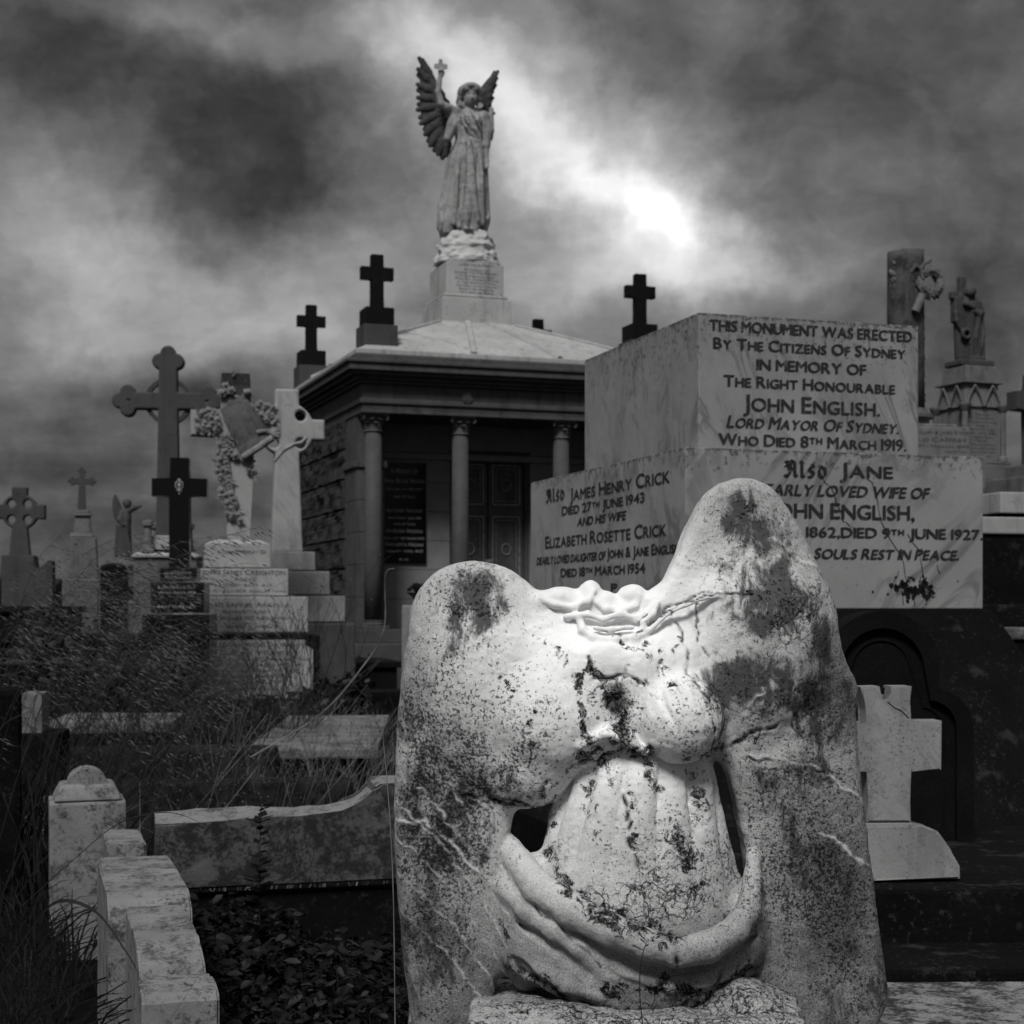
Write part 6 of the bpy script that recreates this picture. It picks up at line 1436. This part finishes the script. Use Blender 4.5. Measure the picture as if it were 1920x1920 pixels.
shrub(590, 6.3, .5, .9, 5, 'low tangle of dry twigs behind the scroll-ended coping', .1, 'straw', n0=5)
shrub(640, 7.6, .55, .7, 6, 'pale dry weed stalks beside the broad worn slab', .25, 'straw', n0=4)
shrub(455, 5.8, .5, .9, 7, 'dense low dry shrub between the post and the scroll-ended coping', 0, 'stem', n0=10)
def weeds():
    rr = random.Random(21); s = Soup(['blade', 'straw', 'stem'])
    # dry stalks filling the middle ground
    for i in range(900):
        d = rr.uniform(4.9, 12); px = rr.uniform(-40, 760); x = (px-960)/F*d; h = rr.uniform(.12, .42); a = rr.gauss(.15, .5)
        b = Vector((x, d, rr.uniform(0, .12))); k = rr.random()
        s.blade([b+Vector((a*h*(t**1.5), rr.uniform(-.02, .02), h*t*(1-.15*t*t))) for t in (0, .35, .7, 1)], rr.uniform(.002, .005), 1 if k < .35 else (2 if k < .7 else 0))
    # straight pale stalks, crossing
    for i in range(120):
        d = rr.uniform(5.2, 8.5); px = rr.uniform(330, 740); x = (px-960)/F*d; h = rr.uniform(.3, .62); a = rr.uniform(-.5, .9); b = Vector((x-a*h*.5, d, 0)); s.tube([b+Vector((a*h*t, .02*math.sin(5*t+i), h*t)) for t in (0, .25, .5, .75, 1)], .0018, .0008, 1)
    # tufts at the near left
    for i in range(620):
        d = rr.uniform(2.7, 4.6); px = rr.triangular(-60, 200, -10); x = (px-960)/F*d; h = rr.uniform(.12, .40); a = rr.gauss(0, .55)
        if px > 130 and d < 4.0: continue
        s.blade([Vector((x, d, 0))+Vector((a*h*t**1.6, rr.uniform(-.01, .01), h*t*(1-.35*t*t))) for t in (0, .3, .6, .85, 1)], rr.uniform(.003, .007), 0)
    tag(s.build('dry_grass'), 'dry grass and weed stalks growing between the graves', 'grass', kind='stuff')
weeds()
def single(pts, w0, w1, label, m, name='dry_stalk', head=False):
    s = Soup([m, 'straw']); P = [at(*p) for p in pts]
    Q = []
    for i in range(len(P)-1):
        p0, p1, p2, p3 = P[max(i-1, 0)], P[i], P[i+1], P[min(i+2, len(P)-1)]
        for k in range(5):
            t = k/5; Q.append(.5*((2*p1)+(p2-p0)*t+(2*p0-5*p1+4*p2-p3)*t*t+(3*p1-p0-3*p2+p3)*t**3))
    Q.append(P[-1]); s.tube(Q, w0, w1, 0, 5)
    if head:
        rr = random.Random(1)
        for i in range(4): s.tube([Q[-1-i], Q[-1-i]+Vector((rr.uniform(-.014, .014), rr.uniform(-.01, .01), rr.uniform(0, .012)))], .0005, .0012, 0, 4)
    return tag(s.build(name), label, 'plant', 'single stalks in front of the graves')
single([(470, 1420, 5.6), (600, 1340, 5.6), (680, 1250, 5.6), (720, 1180, 5.6), (722, 1080, 5.6), (740, 1066, 5.6)], .0035, .0015, 'long pale curved stalk rising towards the wing of the headless angel', 'straw')
single([(742, 2050, 2.5), (738, 1700, 2.5), (730, 1520, 2.5), (718, 1380, 2.52)], .0012, .0006, 'thin upright stalk close to the outer wing edge of the headless angel', 'straw')
single([(1215, 2000, 2.02), (1200, 1870, 2.02), (1203, 1800, 2.0), (1213, 1765, 2.0)], .0009, .0005, 'tiny dry sprig standing before the folds of the angel drapery', 'stem', head=True)
def long_blade():
    for pts, w, lb in (([(-20, 1860, 3.0), (60, 1740, 2.9), (110, 1690, 2.85), (180, 1710, 2.8), (240, 1790, 2.75), (262, 1830, 2.75)], .010, 'broad arching grass blade drooping over the side of the stepped coping'), ([(40, 1700, 3.1), (140, 1610, 3.05), (230, 1540, 3.0), (330, 1525, 3.0), (420, 1570, 3.0)], .004, 'thin arching stem crossing above the far end of the stepped coping'), ([(560, 2000, 2.4), (330, 1880, 2.35), (390, 1800, 2.35), (500, 1640, 2.4)], .002, 'fine twig leaning across the near end of the stepped coping')):
        s = Soup(['blade']); P = [at(*p) for p in pts]; Q = []
        if lb.startswith('fine'): P = [at(310, 1925, 2.6), at(360, 1850, 2.6), at(420, 1760, 2.62), at(520, 1660, 2.7)]
        for i in range(len(P)-1):
            p0, p1, p2, p3 = P[max(i-1, 0)], P[i], P[i+1], P[min(i+2, len(P)-1)]
            for k in range(5):
                t = k/5; Q.append(.5*((2*p1)+(p2-p0)*t+(2*p0-5*p1+4*p2-p3)*t*t+(3*p1-p0-3*p2+p3)*t**3))
        Q.append(P[-1]); s.blade(Q, w, 0, Vector((.2, .6, .8))); tag(s.build('arching_grass'), lb, 'plant', 'single stalks in front of the graves')
long_blade()
def creeper():
    rr = random.Random(31); s = Soup(['leaf', 'leaf2', 'stem'])
    def hgt(x, y): return .03+.13*max(0, 1-abs((y-3.6)/1.3))+.05*mnoise.noise(Vector((x*3, y*3, 0)))
    for i in range(6500):
        y = rr.uniform(2.35, 4.75); px = rr.uniform(290, 800)
        if y > 4.2: px = rr.uniform(225, 560)
        x = (px-960)/F*y
        # keep clear of the coping
        cxx = -.612+.5-(y-2.89)*.298-.5
        if x < cxx+.09 and y < 4.5: continue
        z = hgt(x, y)*rr.uniform(.3, 1.35)
        if 4.2 < y: z += .1*rr.random()
        c = Vector((x, y, max(.01, z))); L = rr.uniform(.018, .042); a = rr.uniform(0, 6.28); dr = Vector((math.cos(a), math.sin(a)*.8, rr.uniform(-.8, .6))).normalized()*L
        w = L*rr.uniform(.22, .38); up = Vector((rr.uniform(-.4, .4), rr.uniform(-.9, .9), .8)).normalized(); sd = dr.cross(up).normalized()*w; q = up*w*.35
        s.add([c, c+dr*.35+sd*.9+q, c+dr*.7+sd*.75+q, c+dr, c+dr*.7-sd*.75+q, c+dr*.35-sd*.9+q, c+dr*.5], [(0, 1, 6), (1, 2, 6), (2, 3, 6), (3, 4, 6), (4, 5, 6), (5, 0, 6)], 1 if rr.random() < .3 else 0)
        if i % 6 == 0: s.tube([Vector((x, y, 0)), c.lerp(Vector((x, y, 0)), .5)+Vector((.01, 0, 0)), c], .001, .0008, 2)
    tag(s.build('creeping_ground_cover'), 'dark leafy creeper covering the ground inside the coping', 'ground cover', kind='stuff')
    # a dark leafy spike in front of the scroll coping
    s = Soup(['leaf', 'stem']); b = at(487, 1700, 4.1); b.z = .05; s.tube([b, b+Vector((0, 0, .35)), b+Vector((.005, 0, .46))], .002, .001, 1)
    for i in range(90):
        z = rr.uniform(.06, .46); a = rr.uniform(0, 6.28); L = rr.uniform(.03, .055)*(1.3-z); c = b+Vector((0, 0, z)); dr = Vector((math.cos(a), math.sin(a), .3))*L; sd = dr.cross(Vector((0, 0, 1))).normalized()*L*.3
        s.add([c, c+dr*.5+sd, c+dr, c+dr*.5-sd], [(0, 1, 2, 3)], 0)
    tag(s.build('leafy_weed'), 'upright dark leafy weed in front of the scroll-ended coping', 'plant')
creeper()
def far_bushes():
    rr = random.Random(41); s = Soup(['leaf', 'stem'])
    for i in range(9000):
        d = rr.uniform(10, 24); px = rr.uniform(-120, 700); x = (px-960)/F*d; top = .35+.25*mnoise.noise(Vector((x*.6, d*.4, 1)))
        if px < 330: top += .42
        z = rr.uniform(0, max(.1, top)); c = Vector((x, d, z)); L = rr.uniform(.05, .12); a = rr.uniform(0, 6.28); dr = Vector((math.cos(a), math.sin(a), rr.uniform(-.2, .9))).normalized()*L; sd = dr.cross(Vector((rr.uniform(-1, 1), -1, rr.uniform(-1, 1)))).normalized()*L*.22
        s.add([c, c+dr*.5+sd, c+dr, c+dr*.5-sd], [(0, 1, 2, 3)], 0 if i % 5 else 1)
    tag(s.build('low_scrub'), 'dark low scrub growing among the distant graves', 'scrub', kind='stuff')
far_bushes()
